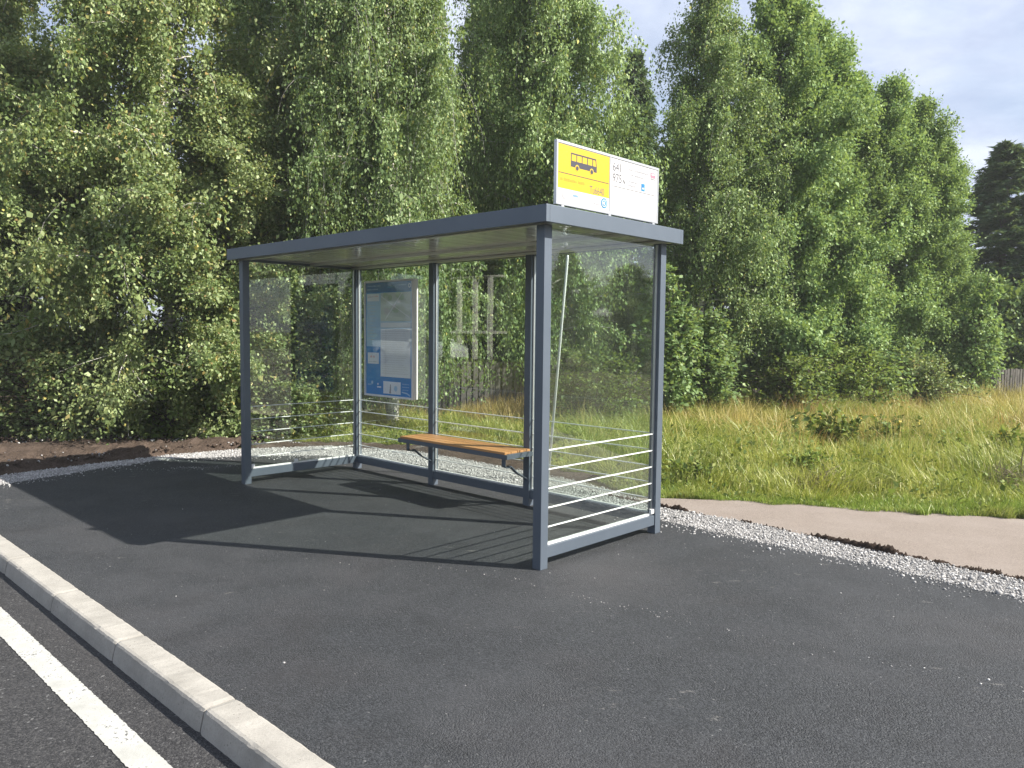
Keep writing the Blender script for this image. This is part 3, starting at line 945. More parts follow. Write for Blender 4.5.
GR(0, 0, 1, 1, 'royal', 0)
GR(0, 0.0, 1, 0.085, 'navy', 1)
G.scribble(0.03 * pw, 0.035 * pH, 0.33 * pw, 0.016, 'sky', 40, 2); G.scribble(0.03 * pw, 0.065 * pH, 0.28 * pw, 0.014, 'sky', 41, 2)
G.scribble(0.48 * pw, 0.05 * pH, 0.60 * pw, 0.014, 'cyan', 42, 2); G.scribble(0.72 * pw, 0.035 * pH, 0.88 * pw, 0.014, 'sky', 43, 2)
G.disc(0.945 * pw, 0.04 * pH, 0.024, 'paper', 2); G.rect(0.93 * pw, 0.03 * pH, 0.96 * pw, 0.05 * pH, 'navy', 3)
GR(0.015, 0.095, 0.985, 0.57, 'sky', 1)
GR(0.03, 0.10, 0.30, 0.165, 'paper', 2); G.scribble(0.05 * pw, 0.13 * pH, 0.16 * pw, 0.013, 'grey', 44, 3); G.scribble(0.18 * pw, 0.125 * pH, 0.27 * pw, 0.013, 'red', 45, 3)
for i in range(12):
    G.scribble(0.05 * pw, (0.205 + i * 0.028) * pH, (0.18 + 0.10 * random.random()) * pw, 0.010, 'pale', 60 + i, 3)
GR(0.33, 0.092, 0.97, 0.345, 'map', 2)
r_ = random.Random(5)
for i in range(9):
    u_, v_ = r_.uniform(0.36, 0.85), r_.uniform(0.11, 0.30)
    G.poly([((u_ + 0.07 * math.cos(-k_ * 1.05) * r_.uniform(0.6, 1.2)) * pw, (v_ + 0.03 * math.sin(-k_ * 1.05) * r_.uniform(0.6, 1.3)) * pH) for k_ in range(6)], ['mapg', 'pale', 'map', 'mapg'][i % 4], 3)
G.poly([(0.34 * pw, 0.12 * pH), (0.34 * pw, 0.128 * pH), (0.95 * pw, 0.318 * pH), (0.95 * pw, 0.31 * pH)], 'paper', 4)
G.poly([(0.42 * pw, 0.33 * pH), (0.44 * pw, 0.33 * pH), (0.80 * pw, 0.10 * pH), (0.78 * pw, 0.10 * pH)], 'paper', 4)
G.rect(0.70 * pw, 0.165 * pH, 0.76 * pw, 0.185 * pH, 'white', 5)
GR(0.33, 0.355, 0.97, 0.40, 'paper', 2); GR(0.33, 0.41, 0.97, 0.835, 'paper', 2)
for i in range(20):
    G.scribble(0.36 * pw, (0.435 + i * 0.0195) * pH, (0.80 + 0.14 * r_.random()) * pw, 0.007, 'pale', 90 + i, 3)
GR(0.445, 0.41, 0.451, 0.83, 'pale', 4)
GR(0.04, 0.625, 0.29, 0.725, 'paper', 2); G.scribble(0.10 * pw, 0.67 * pH, 0.20 * pw, 0.025, 'red', 130, 3); G.scribble(0.06 * pw, 0.71 * pH, 0.25 * pw, 0.009, 'grey', 131, 3)
GR(0.39, 0.875, 0.765, 0.985, 'paper', 2); G.poly([(0.52 * pw, 0.98 * pH), (0.56 * pw, 0.98 * pH), (0.56 * pw, 0.90 * pH), (0.545 * pw, 0.90 * pH)], 'grey', 3); G.disc(0.66 * pw, 0.935 * pH, 0.03, 'sky', 3)
G.disc(0.14 * pw, 0.895 * pH, 0.020, 'sky', 2); G.scribble(0.04 * pw, 0.92 * pH, 0.12 * pw, 0.02, 'sky', 140, 2); G.rect(0.25 * pw, 0.925 * pH, 0.34 * pw, 0.938 * pH, 'paper', 2); G.disc(0.27 * pw, 0.905 * pH, 0.012, 'paper', 2)
for i in range(3):
    G.scribble(0.80 * pw, (0.895 + 0.025 * i) * pH, 0.94 * pw, 0.012, 'sky', 150 + i, 2)
G.poly([(0.79 * pw, 0.955 * pH), (0.79 * pw, 0.965 * pH), (0.90 * pw, 0.975 * pH), (0.96 * pw, 0.992 * pH), (0.96 * pw, 0.98 * pH), (0.90 * pw, 0.962 * pH)], 'sky', 3)
G.build()

# ------------------------------------------------------------------ plants: generators
def unit(v): return v / np.maximum(np.linalg.norm(v, axis=-1, keepdims=True), 1e-9)


def grow(starts, dirs, lens, K, droop, wig, r_):
    pts = [starts]; d = unit(dirs)
    droop = np.broadcast_to(np.asarray(droop, float), (len(starts),))
    for k_ in range(K - 1):
        d = unit(d + np.stack([np.zeros(len(d)), np.zeros(len(d)), -droop], -1) + r_.normal(0, wig, d.shape))
        pts.append(pts[-1] + d * (lens / (K - 1))[:, None])
    return np.stack(pts, 1)


def tubes(pl, r0, r1, sides=4):
    """pl (B,K,3); radii (B,) at both ends -> verts, quads"""
    B_, K, _ = pl.shape
    d = unit(np.gradient(pl, axis=1))
    ref = np.where(np.abs(d[..., 2:3]) > 0.9, np.array([1.0, 0, 0]), np.array([0, 0, 1.0]))
    s = unit(np.cross(d, ref)); t_ = np.cross(d, s)
    rad = r0[:, None] + (r1 - r0)[:, None] * np.linspace(0, 1, K)[None]
    ang = np.arange(sides) * 2 * np.pi / sides
    v = pl[:, :, None] + rad[:, :, None, None] * (s[:, :, None] * np.cos(ang)[None, None, :, None] + t_[:, :, None] * np.sin(ang)[None, None, :, None])
    idx = np.arange(B_ * K * sides).reshape(B_, K, sides)
    nx = np.roll(idx, -1, axis=2)
    f = np.stack([idx[:, :-1], nx[:, :-1], nx[:, 1:], idx[:, 1:]], -1)
    return v.reshape(-1, 3), f.reshape(-1, 4)


def join(parts):
    vs, fs, n = [], [], 0
    for v, f in parts:
        vs.append(v); fs.append(f + n); n += len(v)
    return np.concatenate(vs), np.concatenate(fs)


def sample(pl, n, s0, r_, power=1.0):
    L = np.linalg.norm(pl[:, -1] - pl[:, 0], axis=-1) + 1e-3
    i = r_.choice(len(pl), n, p=L / L.sum())
    K = pl.shape[1]
    s = (s0 + (1 - s0) * r_.random(n) ** power) * (K - 1)
    k_ = np.minimum(s.astype(int), K - 2); fr_ = (s - k_)[:, None]
    p = pl[i, k_] * (1 - fr_) + pl[i, k_ + 1] * fr_
    return p, unit(pl[i, k_ + 1] - pl[i, k_])


def leaves(c, axis, size, r_, aspect=0.68, nbias=None, fold=0.12, jit=0.3):
    n = len(c)
    a = unit(axis)
    nr_ = r_.normal(0, 1, (n, 3))
    if nbias is not None: nr_ = nr_ + nbias
    nn = unit(nr_ - a * np.sum(nr_ * a, -1, keepdims=True))
    s = np.cross(a, nn)
    l = (size * np.exp(r_.normal(0, jit, n)))[:, None]
    w_ = l * aspect
    v = np.stack([c, c + a * l * 0.42 + s * w_ * 0.5 + nn * l * fold, c + a * l, c + a * l * 0.42 - s * w_ * 0.5 + nn * l * fold], 1)
    return v.reshape(-1, 3), np.arange(n * 4).reshape(n, 4)


def trunk_line(h, r_, wob=0.25, lean=(0, 0), K=14):
    t_ = np.linspace(0, 1, K)
    x = np.cumsum(r_.normal(0, wob / K, K)) + lean[0] * t_; y = np.cumsum(r_.normal(0, wob / K, K)) + lean[1] * t_
    x -= x[0]; y -= y[0]
    return np.stack([x, y, t_ * h], -1)


def at_h(tl, t_):
    s = np.clip(t_, 0, 1) * (len(tl) - 1); i = np.minimum(s.astype(int), len(tl) - 2); f_ = (s - i)[:, None]
    return tl[i] * (1 - f_) + tl[i + 1] * f_


def make_broadleaf(name, seed, h, crown, prof, nb, nsub, nleaf, leaf, elev=(55, 10), droop=0.10, strand=0.0, nstrand=0, trunk_r=0.11, bark='birch_bark', leafm='leaf_near',
                   down=0.6, up=0.0, sub_len=0.45, wob=0.3, clump=0.05, stems=1, spread=0.0):
    r_ = np.random.default_rng(seed)
    wood, lv = [], []
    allsub = []; allstr = []
    for sidx in range(stems):
        hs = h * (1 if sidx == 0 else r_.uniform(0.6, 0.92))
        an = r_.uniform(0, 2 * np.pi)
        tl = trunk_line(hs, r_, wob, (math.cos(an) * spread, math.sin(an) * spread))
        wood.append(tubes(tl[None], np.array([trunk_r * hs / h]), np.array([0.012]), 9))
        n_ = nb if sidx == 0 else int(nb * 0.6)
        tt = crown + (0.985 - crown) * (np.arange(n_) + r_.random(n_)) / n_
        q = (tt - crown) / (1 - crown)
        az = np.arange(n_) * 2.399 + r_.normal(0, 0.45, n_)
        L = np.array([prof(x) for x in q]) * r_.uniform(0.5, 1.22, n_)
        el = np.radians(elev[0] * q + elev[1] * (1 - q) + r_.normal(0, 9, n_))
        d = np.stack([np.cos(az) * np.cos(el), np.sin(az) * np.cos(el), np.sin(el)], -1)
        st = at_h(tl, tt)
        br = grow(st, d, L, 8, droop, 0.11, r_)
        wood.append(tubes(br, 0.011 + 0.016 * L / max(L.max(), 1e-3) * trunk_r / 0.11, np.full(n_, 0.004), 4))
        m_ = n_ * nsub
        bi = np.repeat(np.arange(n_), nsub)
        s = r_.uniform(0.15, 1.0, m_) * 7
        k_ = np.minimum(s.astype(int), 6); f_ = (s - k_)[:, None]
        ps = br[bi, k_] * (1 - f_) + br[bi, k_ + 1] * f_
        ds = unit(br[bi, k_ + 1] - br[bi, k_]) + r_.normal(0, 0.65, (m_, 3))
        ls = (sub_len * L[bi] + 0.12) * r_.uniform(0.45, 1.1, m_) * (1.15 - 0.5 * s / 7)
        sub = grow(ps, ds, ls, 5, droop * 1.3, 0.16, r_)
        allsub.append(sub); allsub.append(br[:, 3:8])
        wood.append(tubes(sub[::2], np.full(len(sub[::2]), 0.0055), np.full(len(sub[::2]), 0.002), 3))
        if nstrand:
            ns = int(nstrand * (1 if sidx == 0 else 0.6))
            ps, _ = sample(sub, ns, 0.3, r_)
            ln = strand * r_.uniform(0.35, 1.15, ns)
            ln = np.minimum(ln, np.maximum(ps[:, 2] - 0.6, 0.1))
            sd = grow(ps, np.array([0, 0, -0.5]) + r_.normal(0, 0.35, (ns, 3)), ln, 6, 0.55, 0.08, r_)
            allstr.append(sd)
            wood.append(tubes(sd[::4], np.full(len(sd[::4]), 0.003), np.full(len(sd[::4]), 0.0015), 3))
    nl_str = int(nleaf * 0.55) if allstr else 0
    sub = [x if x.shape[1] == 5 else x for x in allsub]
    c, dr = sample(np.concatenate(sub), nleaf - nl_str, 0.12, r_)
    pts = [c]; drs = [dr]
    if nl_str:
        c2, d2 = sample(np.concatenate(allstr), nl_str, 0.0, r_)
        pts.append(c2); drs.append(d2)
    c = np.concatenate(pts); dr = np.concatenate(drs)
    c = c + r_.normal(0, clump, c.shape)
    ax = dr * 0.5 + np.array([0, 0, -down]) + r_.normal(0, 0.55, c.shape)
    ctr = np.stack([np.zeros(len(c)), np.zeros(len(c)), c[:, 2] * 0.8], -1)
    nb_ = unit(c - ctr) * 0.9 + np.array([0, 0, up + 0.25])
    nb_ = nb_ * np.where(r_.random(len(c)) < 0.8, 1, -1)[:, None]
    lv = leaves(c, ax, leaf, r_, nbias=nb_)
    wv, wf = join(wood)
    return np_mesh(name + '_trunk', wv, wf, True), np_mesh(name + '_crown', *lv), M[bark], M[leafm]


PROTO = {}


def reg(key, data):
    tm, cm_, bk, lm = data
    tm.materials.append(bk); cm_.materials.append(lm)
    PROTO[key] = (tm, cm_)


# crown radius profiles over crown height 0..1
def pr_near(R_): return lambda q: R_ * (0.62 + 0.55 * math.sin(math.pi * min(1, q * 0.9 + 0.08))) * (1 - 0.72 * q ** 2.2)
def pr_birch(R_): return lambda q: R_ * (0.5 + 0.62 * math.sin(math.pi * min(1, q * 0.85 + 0.12))) * (1 - 0.80 * q ** 2)
def pr_aspen(R_): return lambda q: R_ * (0.55 + 0.5 * math.sin(math.pi * min(1, q * 0.7 + 0.2))) * (1 - 0.80 * q ** 3.2)


reg('near', make_broadleaf('near_birch', 101, 9.0, 0.015, pr_near(2.15), 120, 13, 240000, 0.049, (54, 5), 0.045, 0.5, 700, 0.11, 'birch_bark', 'leaf_near', 0.3, clump=0.09))
reg('near2', make_broadleaf('near_alder', 102, 6.4, 0.02, pr_near(2.0), 112, 13, 190000, 0.052, (55, 8), 0.035, 0.35, 300, 0.09, 'grey_bark', 'leaf_near', 0.35, clump=0.08))
reg('weep', make_broadleaf('weeping_birch', 103, 11.0, 0.14, pr_birch(1.9), 100, 13, 230000, 0.047, (62, 22), 0.13, 1.5, 3600, 0.14, 'birch_bark', 'leaf_birch', 0.9, clump=0.05))
reg('weep2', make_broadleaf('tall_birch', 104, 11.0, 0.10, pr_birch(1.85), 95, 13, 210000, 0.049, (65, 26), 0.10, 1.1, 3000, 0.11, 'birch_bark', 'leaf_birch', 0.8, clump=0.06))
reg('aspen', make_broadleaf('aspen', 105, 9.0, 0.10, pr_aspen(1.85), 60, 16, 115000, 0.068, (60, 20), 0.0, trunk_r=0.10, bark='grey_bark', leafm='leaf_aspen', down=0.25, up=0.5, clump=0.10))
reg('aspen2', make_broadleaf('aspen_b', 106, 9.0, 0.08, pr_aspen(1.75), 54, 16, 105000, 0.070, (64, 24), 0.0, trunk_r=0.09, bark='grey_bark', leafm='leaf_aspen', down=0.25, up=0.5, clump=0.11))
reg('sapling', make_broadleaf('sapling', 107, 2.6, 0.06, pr_aspen(0.62), 42, 7, 7000, 0.068, (60, 35), 0.02, trunk_r=0.022, bark='grey_bark', leafm='leaf_aspen', down=0.2, up=0.6, clump=0.05, stems=3, spread=0.35))
reg('bush', make_broadleaf('bush', 108, 1.6, 0.03, pr_near(0.85), 46, 8, 9000, 0.062, (60, 15), 0.04, trunk_r=0.022, bark='twig', leafm='leaf_bush', down=0.2, up=0.6, clump=0.05, stems=4, spread=0.5))
reg('bush2', make_broadleaf('bush_b', 109, 1.5, 0.03, pr_near(0.95), 46, 8, 11000, 0.058, (62, 12), 0.05, trunk_r=0.02, bark='twig', leafm='leaf_near', down=0.3, up=0.4, clump=0.05, stems=5, spread=0.6))


def make_spruce(name, seed, h, R_, nleaf, leaf=0.085):
    r_ = np.random.default_rng(seed)
    tl = trunk_line(h, r_, 0.1)
    wood = [tubes(tl[None], np.array([0.13]), np.array([0.012]), 9)]
    n_ = 300
    tt = 0.04 + 0.955 * ((np.arange(n_) + r_.random(n_)) / n_) ** 0.92
    az = r_.uniform(0, 2 * np.pi, n_)
    L = R_ * (1 - tt) ** 0.82 * r_.uniform(0.7, 1.12, n_) + 0.10
    el = np.radians(-14 + 50 * tt + r_.normal(0, 6, n_))
    d = np.stack([np.cos(az) * np.cos(el), np.sin(az) * np.cos(el), np.sin(el)], -1)
    br = grow(at_h(tl, tt), d, L, 8, -0.035, 0.05, r_)
    wood.append(tubes(br, 0.006 + 0.02 * L / L.max(), np.full(n_, 0.004), 4))
    m_ = n_ * 14
    bi = np.repeat(np.arange(n_), 14); s = r_.uniform(0.12, 1, m_) * 7; k_ = np.minimum(s.astype(int), 6); f_ = (s - k_)[:, None]
    ps = br[bi, k_] * (1 - f_) + br[bi, k_ + 1] * f_
    dd = unit(br[bi, k_ + 1] - br[bi, k_]); side = unit(np.cross(dd, np.array([0, 0, 1.0]))) * np.where(r_.random(m_) < 0.5, -1, 1)[:, None]
    sub = grow(ps, dd * 0.8 + side * 0.9 + r_.normal(0, 0.15, dd.shape), (0.30 * L[bi] + 0.08) * (1.15 - 0.6 * s / 7) * r_.uniform(0.6, 1.1, m_), 4, 0.22, 0.06, r_)
    c, dr = sample(sub, nleaf, 0.0, r_)
    ax = dr + np.array([0, 0, -0.25]) + r_.normal(0, 0.45, c.shape)
    lv = leaves(c + r_.normal(0, 0.02, c.shape), ax, leaf, r_, aspect=0.26, fold=0.05)
    wv, wf = join(wood)
    return np_mesh(name + '_trunk', wv, wf, True), np_mesh(name + '_crown', *lv), M['grey_bark'], M['needle']


reg('spruce', make_spruce('spruce', 120, 9.0, 2.5, 240000, 0.10))

TREE_N = {'near': 'birch_tree', 'near2': 'alder_tree', 'weep': 'birch_tree', 'weep2': 'birch_tree', 'aspen': 'aspen_tree', 'aspen2': 'aspen_tree', 'sapling': 'sapling', 'bush': 'bush', 'bush2': 'bush', 'spruce': 'spruce_tree'}
TREE_C = {'sapling': 'sapling', 'bush': 'bush', 'bush2': 'bush'}


def plant(key, x, y, sx, sz, rz, label, group=None, z=None, lean=(0, 0)):
    t_, c_ = PROTO[key]
    r0 = empty(TREE_N[key], (x, y, float(ground_z(x, y)) - 0.02 if z is None else z), rz)
    r0.rotation_euler = (lean[0], lean[1], rz)
    r0.scale = (sx, sx, sz)
    a = bpy.data.objects.new('trunk', t_); col.objects.link(a); a.parent = r0
    b = bpy.data.objects.new('crown', c_); col.objects.link(b); b.parent = r0
    tag(r0, label, TREE_C.get(key, 'tree'), group)
    return r0


GL = 'leafy trees along the left behind the soil bank'
plant('near2', -7.7, 12.3, 1.0, 0.90, 0.4, 'dense low leafy tree at the left edge under the patches of open sky', GL)
plant('near', -9.1, 13.4, 1.0, 1.05, 2.0, 'birch mostly cut off by the left edge, twigs in the top left corner', GL)
plant('near', -5.35, 12.2, 0.95, 1.06, 3.3, 'tall full birch with yellowish leaves left of the shelter roof', GL)
plant('near2', -4.3, 12.0, 0.86, 0.82, 5.0, 'bushy leafy tree right behind the far left post of the shelter', GL)
plant('near', -3.35, 13.7, 0.86, 1.10, 0.9, 'tall birch rising above the left end of the shelter roof', GL)
plant('weep', -1.97, 12.75, 0.82, 0.95, 1.0, 'weeping birch with a pale trunk in the grass below the poster case', 'weeping birches behind the shelter', lean=(0.0, -0.012))
plant('weep2', 0.78, 16.3, 0.98, 1.2, 2.5, 'grey-green birch behind the bus stop sign, right of the dark gap', 'weeping birches behind the shelter')
plant('weep2', 4.1, 17.3, 0.95, 0.93, 4.4, 'tall birch right of the bus stop sign, reaching the upper edge', 'weeping birches behind the shelter')
plant('weep2', -5.6, 16.6, 1.05, 0.95, 5.7, 'birch standing further back behind the full yellowish birch', GL)
plant('weep', -3.0, 15.8, 1.0, 1.05, 3.9, 'birch standing further back above the middle of the shelter roof', 'weeping birches behind the shelter')
plant('weep', -0.35, 19.0, 0.9, 1.12, 2.2, 'shaded birch in the dark gap between the two weeping birches', 'weeping birches behind the shelter')
GA = 'bright green trees on the right'
plant('aspen', 5.85, 18.0, 0.90, 1.12, 0.3, 'tallest bright green tree, its top at the upper edge right of the birch', GA)
plant('aspen2', 6.75, 18.5, 0.88, 1.03, 1.9, 'second of the bright green trees stepping down to the right', GA)
plant('aspen2', 7.60, 19.0, 0.88, 0.985, 4.2, 'third of the bright green trees stepping down to the right', GA)
plant('aspen', 8.55, 19.6, 0.86, 0.905, 3.4, 'fourth of the bright green trees stepping down to the right', GA)
plant('aspen2', 9.6, 20.1, 0.84, 0.92, 0.9, 'fifth of the bright green trees stepping down, with a narrow pointed top', GA)
plant('aspen', 10.7, 20.8, 0.80, 0.885, 5.1, 'sixth of the bright green trees stepping down, topping the right shoulder', GA)
plant('aspen2', 11.65, 21.4, 0.68, 0.80, 2.7, 'last bright green tree before the open sky on the right', GA)
plant('aspen', 12.9, 24.0, 0.62, 0.50, 0.8, 'lower bright green tree at the right foot of the grove by the spruce', GA)
plant('spruce', 16.9, 27.0, 1.6, 0.95, 0.0, 'dark pointed spruce standing against the sky at the far right', 'dark spruces')
plant('spruce', 20.6, 27.8, 1.5, 0.82, 1.6, 'dark spruce cut off by the right edge of the photo', 'dark spruces')
plant('spruce', 3.62, 24.0, 0.95, 1.15, 2.6, 'dark spruce tip seen in the gap between the two birches right of the sign', 'dark spruces')
plant('spruce', -0.55, 20.5, 1.0, 1.30, 4.0, 'dark spruce in the shade between the weeping birch and the birch behind the sign', 'dark spruces')

GB = 'young trees and bushes along the back of the meadow'
for key, x, y, sx, sz, rz, lb in [
    ('sapling', 3.0, 14.9, 1.3, 1.15, 0.2, 'leafy sapling just right of the near back post of the shelter'),
    ('sapling', 3.7, 15.5, 1.3, 0.85, 1.3, 'young leafy saplings under the tall birch right of the shelter'),
    ('bush', 5.75, 16.3, 1.15, 0.9, 2.2, 'light green bush at the foot of the tall birch right of the sign'),
    ('sapling', 6.3, 16.8, 1.3, 0.95, 3.0, 'young leafy saplings under the tallest bright green tree'),
    ('bush', 7.4, 17.0, 1.2, 1.0, 4.0, 'light green bush in front of the grey fence, beside the tall grass'),
    ('sapling', 8.7, 18.3, 1.3, 0.9, 5.2, 'young saplings left of the pale fence at the meadow edge'),
    ('bush2', 10.0, 19.0, 1.2, 0.95, 0.6, 'olive bush below the last tall bright green tree'),
    ('sapling', 11.85, 20.2, 1.25, 1.3, 1.7, 'slim upright sapling before the dark spruce at the right'),
    ('sapling', 15.6, 21.4, 1.3, 1.0, 2.9, 'sapling at the right edge of the photo beyond the fence'),
    ('bush', 1.55, 13.6, 1.0, 0.85, 3.7, 'bush seen through the near end pane of the shelter'),
    ('bush2', -6.6, 11.5, 1.0, 0.95, 1.1, 'low leafy bush on the soil bank near the left edge'),
    ('bush', -5.1, 11.6, 1.0, 0.85, 2.4, 'low leafy bush on the soil bank left of the shelter post'),
    ('bush2', -3.75, 11.9, 1.0, 0.85, 4.6, 'low leafy bush seen through the far end pane of the shelter'),
    ('bush', -8.0, 11.5, 1.0, 0.8, 5.6, 'low leafy bush cut off by the left edge above the soil'),
]:
    plant(key, x, y, sx, sz, rz, lb, GB)

# the wood further back reads as one mass
def wood_mass(name, n, seed, label):
    r_ = np.random.default_rng(seed)
    cx = np.concatenate([np.arange(-16, -11.0, 1.1), np.arange(-6.5, 27.0, 1.0)])
    cx = cx + r_.normal(0, 0.3, len(cx))
    cy = np.where(cx < -4, 18.5, 20.5 + np.clip(cx, 0, 20) * 0.26) + r_.normal(0, 0.7, len(cx))
    ch = np.interp(cx, [-16, -9, -3.6, 0, 4, 8, 12, 14, 27], [9, 7, 7.5, 9.0, 8.0, 7.0, 5.0, 3.6, 4.0]) * r_.uniform(0.82, 1.0, len(cx))
    i = r_.integers(0, len(cx), n)
    q = r_.random(n) ** 0.8
    rad = (1.45 * (1 - 0.7 * q ** 1.6)) * np.sqrt(r_.random(n))
    an = r_.uniform(0, 2 * np.pi, n)
    c = np.stack([cx[i] + rad * np.cos(an), cy[i] + rad * np.sin(an), q * ch[i]], -1)
    # clumps
    k_ = r_.integers(0, n, n // 12)
    c2 = c[k_][r_.integers(0, len(k_), n)] + r_.normal(0, 0.16, c.shape)
    lv = leaves(c2, np.array([0, 0, -0.3]) + r_.normal(0, 0.6, c.shape), 0.12, r_)
    o = link(name, np_mesh(name, *lv), M['leaf_dark'])
    tag(o, label, 'wood', kind='stuff')


wood_mass('background_wood', 200000, 77, 'shaded green wood behind the front row of trees')

# ------------------------------------------------------------------ meadow
def grass(name, n, region, hfun, wfun, mat, seed, label, lean=0.35, cat='grass'):
    r_ = np.random.default_rng(seed)
    P = region(n, r_)
    n = len(P)
    h = hfun(P, r_); w_ = wfun(P, r_)
    z = ground_z(P[:, 0], P[:, 1])
    az = r_.uniform(0, 2 * np.pi, n)
    face = np.stack([np.cos(az), np.sin(az), np.zeros(n)], -1)
    ba = r_.uniform(0, 2 * np.pi, n); bl = np.abs(r_.normal(0, lean, n))
    cl_ = np.clip(h / 0.25, 0, 1); cx_ = (vnoise(P[:, 0], P[:, 1], 1.7, seed + 5) - 0.5) * 1.1 * cl_; cy_ = (vnoise(P[:, 0], P[:, 1], 1.7, seed + 6) - 0.5) * 1.1 * cl_
    bend = np.stack([np.cos(ba) * bl + cx_ * lean * 1.5, np.sin(ba) * bl + cy_ * lean * 1.5, np.zeros(n)], -1)
    base = np.stack([P[:, 0], P[:, 1], z - 0.01], -1)
    up = np.array([0, 0, 1.0])
    mid = base + (up * 0.55 + bend * 0.28) * h[:, None]
    tip = base + (up * (1 - 0.25 * np.minimum(bl, 1.5))[:, None] + bend) * h[:, None]
    hw = face * w_[:, None] * 0.5
    v = np.stack([base - hw, base + hw, mid + hw * 0.85, mid - hw * 0.85, tip + hw * 0.12, tip - hw * 0.12], 1).reshape(-1, 3)
    i0 = np.arange(n)[:, None] * 6
    f = np.concatenate([i0 + np.array([[0, 1, 2, 3]]), i0 + np.array([[3, 2, 4, 5]])], 0)
    o = link(name, np_mesh(name, v, f), mat)
    tag(o, label, cat, kind='stuff')
    return o


def grass_mat(name, stops, stops2, trans=0.35, s=0.9, lo=0.40, yb=None):
    k = NT(name)
    g_ = k.n('ShaderNodeNewGeometry')
    rnd = g_.outputs['Random Per Island']
    c1 = k.ramp(rnd, stops); c2 = k.ramp(rnd, stops2)
    nz = k.noise(k.pos(), s, 4, 0.6)
    f_ = k.math('MULTIPLY', k.math('SUBTRACT', nz, lo, True), 5.0, True)
    c = k.mix(f_, c1, c2)
    d_ = k.n('ShaderNodeBsdfDiffuse', Color=c); tr = k.n('ShaderNodeBsdfTranslucent', Color=c)
    mx_ = k.n('ShaderNodeMixShader', Fac=trans, i1=d_.outputs[0], i2=tr.outputs[0])
    gl = k.n('ShaderNodeBsdfGlossy', Color=(0.9, 0.9, 0.8, 1), Roughness=0.45)
    mx2 = k.n('ShaderNodeMixShader', Fac=0.05, i1=mx_.outputs[0], i2=gl.outputs[0])
    k.l(mx2.outputs[0], k.out.inputs['Surface'])
    return k.m


M['grass_green'] = grass_mat('green_grass', [(0, (0.13, 0.19, 0.025)), (0.5, (0.25, 0.315, 0.045)), (0.85, (0.37, 0.40, 0.08)), (1, (0.50, 0.47, 0.18))],
                             [(0, (0.20, 0.24, 0.03)), (0.5, (0.37, 0.40, 0.06)), (0.85, (0.48, 0.46, 0.11)), (1, (0.56, 0.49, 0.20))], s=0.8, lo=0.41)
M['grass_short'] = grass_mat('short_grass', [(0, (0.13, 0.22, 0.03)), (0.5, (0.24, 0.34, 0.05)), (1, (0.38, 0.42, 0.10))], [(0, (0.20, 0.23, 0.04)), (0.6, (0.36, 0.36, 0.09)), (1, (0.48, 0.42, 0.18))], s=1.6, lo=0.5)
M['grass_dry'] = grass_mat('dry_grass', [(0, (0.30, 0.26, 0.065)), (0.5, (0.47, 0.41, 0.11)), (1, (0.60, 0.51, 0.19))],
                           [(0, (0.24, 0.12, 0.045)), (0.5, (0.40, 0.215, 0.065)), (1, (0.52, 0.33, 0.10))], 0.3, 0.35, 0.47)
M['weed'] = leaf_mat('weed_leaf', [(0, (0.085, 0.143, 0.032)), (0.5, (0.162, 0.232, 0.056)), (1, (0.289, 0.300, 0.080))], 0.35, 0.04, 0.6)
M['flower'] = plain('yellow_flower', (0.55, 0.40, 0.03), 0.6)

front_line = np.array([(-9.0, 11.4), (-3.5, 11.35), (-2.3, 11.35), (-0.75, 10.75), (0.25, 9.8), (1.0, 8.5), (1.2, 7.80), (1.52, 7.70), (2.47, 7.62), (3.35, 7.36), (4.18, 7.15), (4.65, 6.98), (8, 6.3), (14, 5.2), (30, 2.3)])
back_line = np.array([(-9.0, 12.5), (-3.0, 13.5), (0, 15.2), (5, 17.5), (10, 19.8), (16, 23), (30, 26)])


def meadow_region(x0, x1, pw_=1.0, dens=0.0, edge=0.05):
    def f_(n, r_):
        x = r_.uniform(x0, x1, n)
        lo = np.interp(x, front_line[:, 0], front_line[:, 1]) + edge; hi = np.interp(x, back_line[:, 0], back_line[:, 1])
        y = lo + (hi - lo) * r_.random(n) ** pw_
        keep = (vnoise(x, y, 1.2, 8) > dens * r_.random(n)) & (hi > lo)
        # inside the field of view and a margin round it
        keep &= (np.abs(x) < y * 0.80 + 2.5)
        return np.stack([x, y], -1)[keep]
    return f_


def depth(P): return P[:, 1] - np.interp(P[:, 0], front_line[:, 0], front_line[:, 1])


def h_green(P, r_):
    d = depth(P)
    return (0.10 + 0.26 * np.clip(d / 2.0, 0, 1) * (0.25 + 1.5 * vnoise(P[:, 0], P[:, 1], 1.1, 12) ** 1.3)) * (0.55 + 0.9 * vnoise(P[:, 0], P[:, 1], 3.5, 13)) * r_.uniform(0.4, 1.25, len(P))


def h_dry(P, r_):
    d = depth(P)
    return (0.22 + 0.34 * np.clip(d / 3.5, 0, 1)) * (0.4 + 1.1 * vnoise(P[:, 0], P[:, 1], 1.5, 14)) * r_.uniform(0.6, 1.2, len(P))


def wd_(base): return lambda P, r_: base * (0.6 + P[:, 1] / 16) * r_.uniform(0.7, 1.3, len(P))


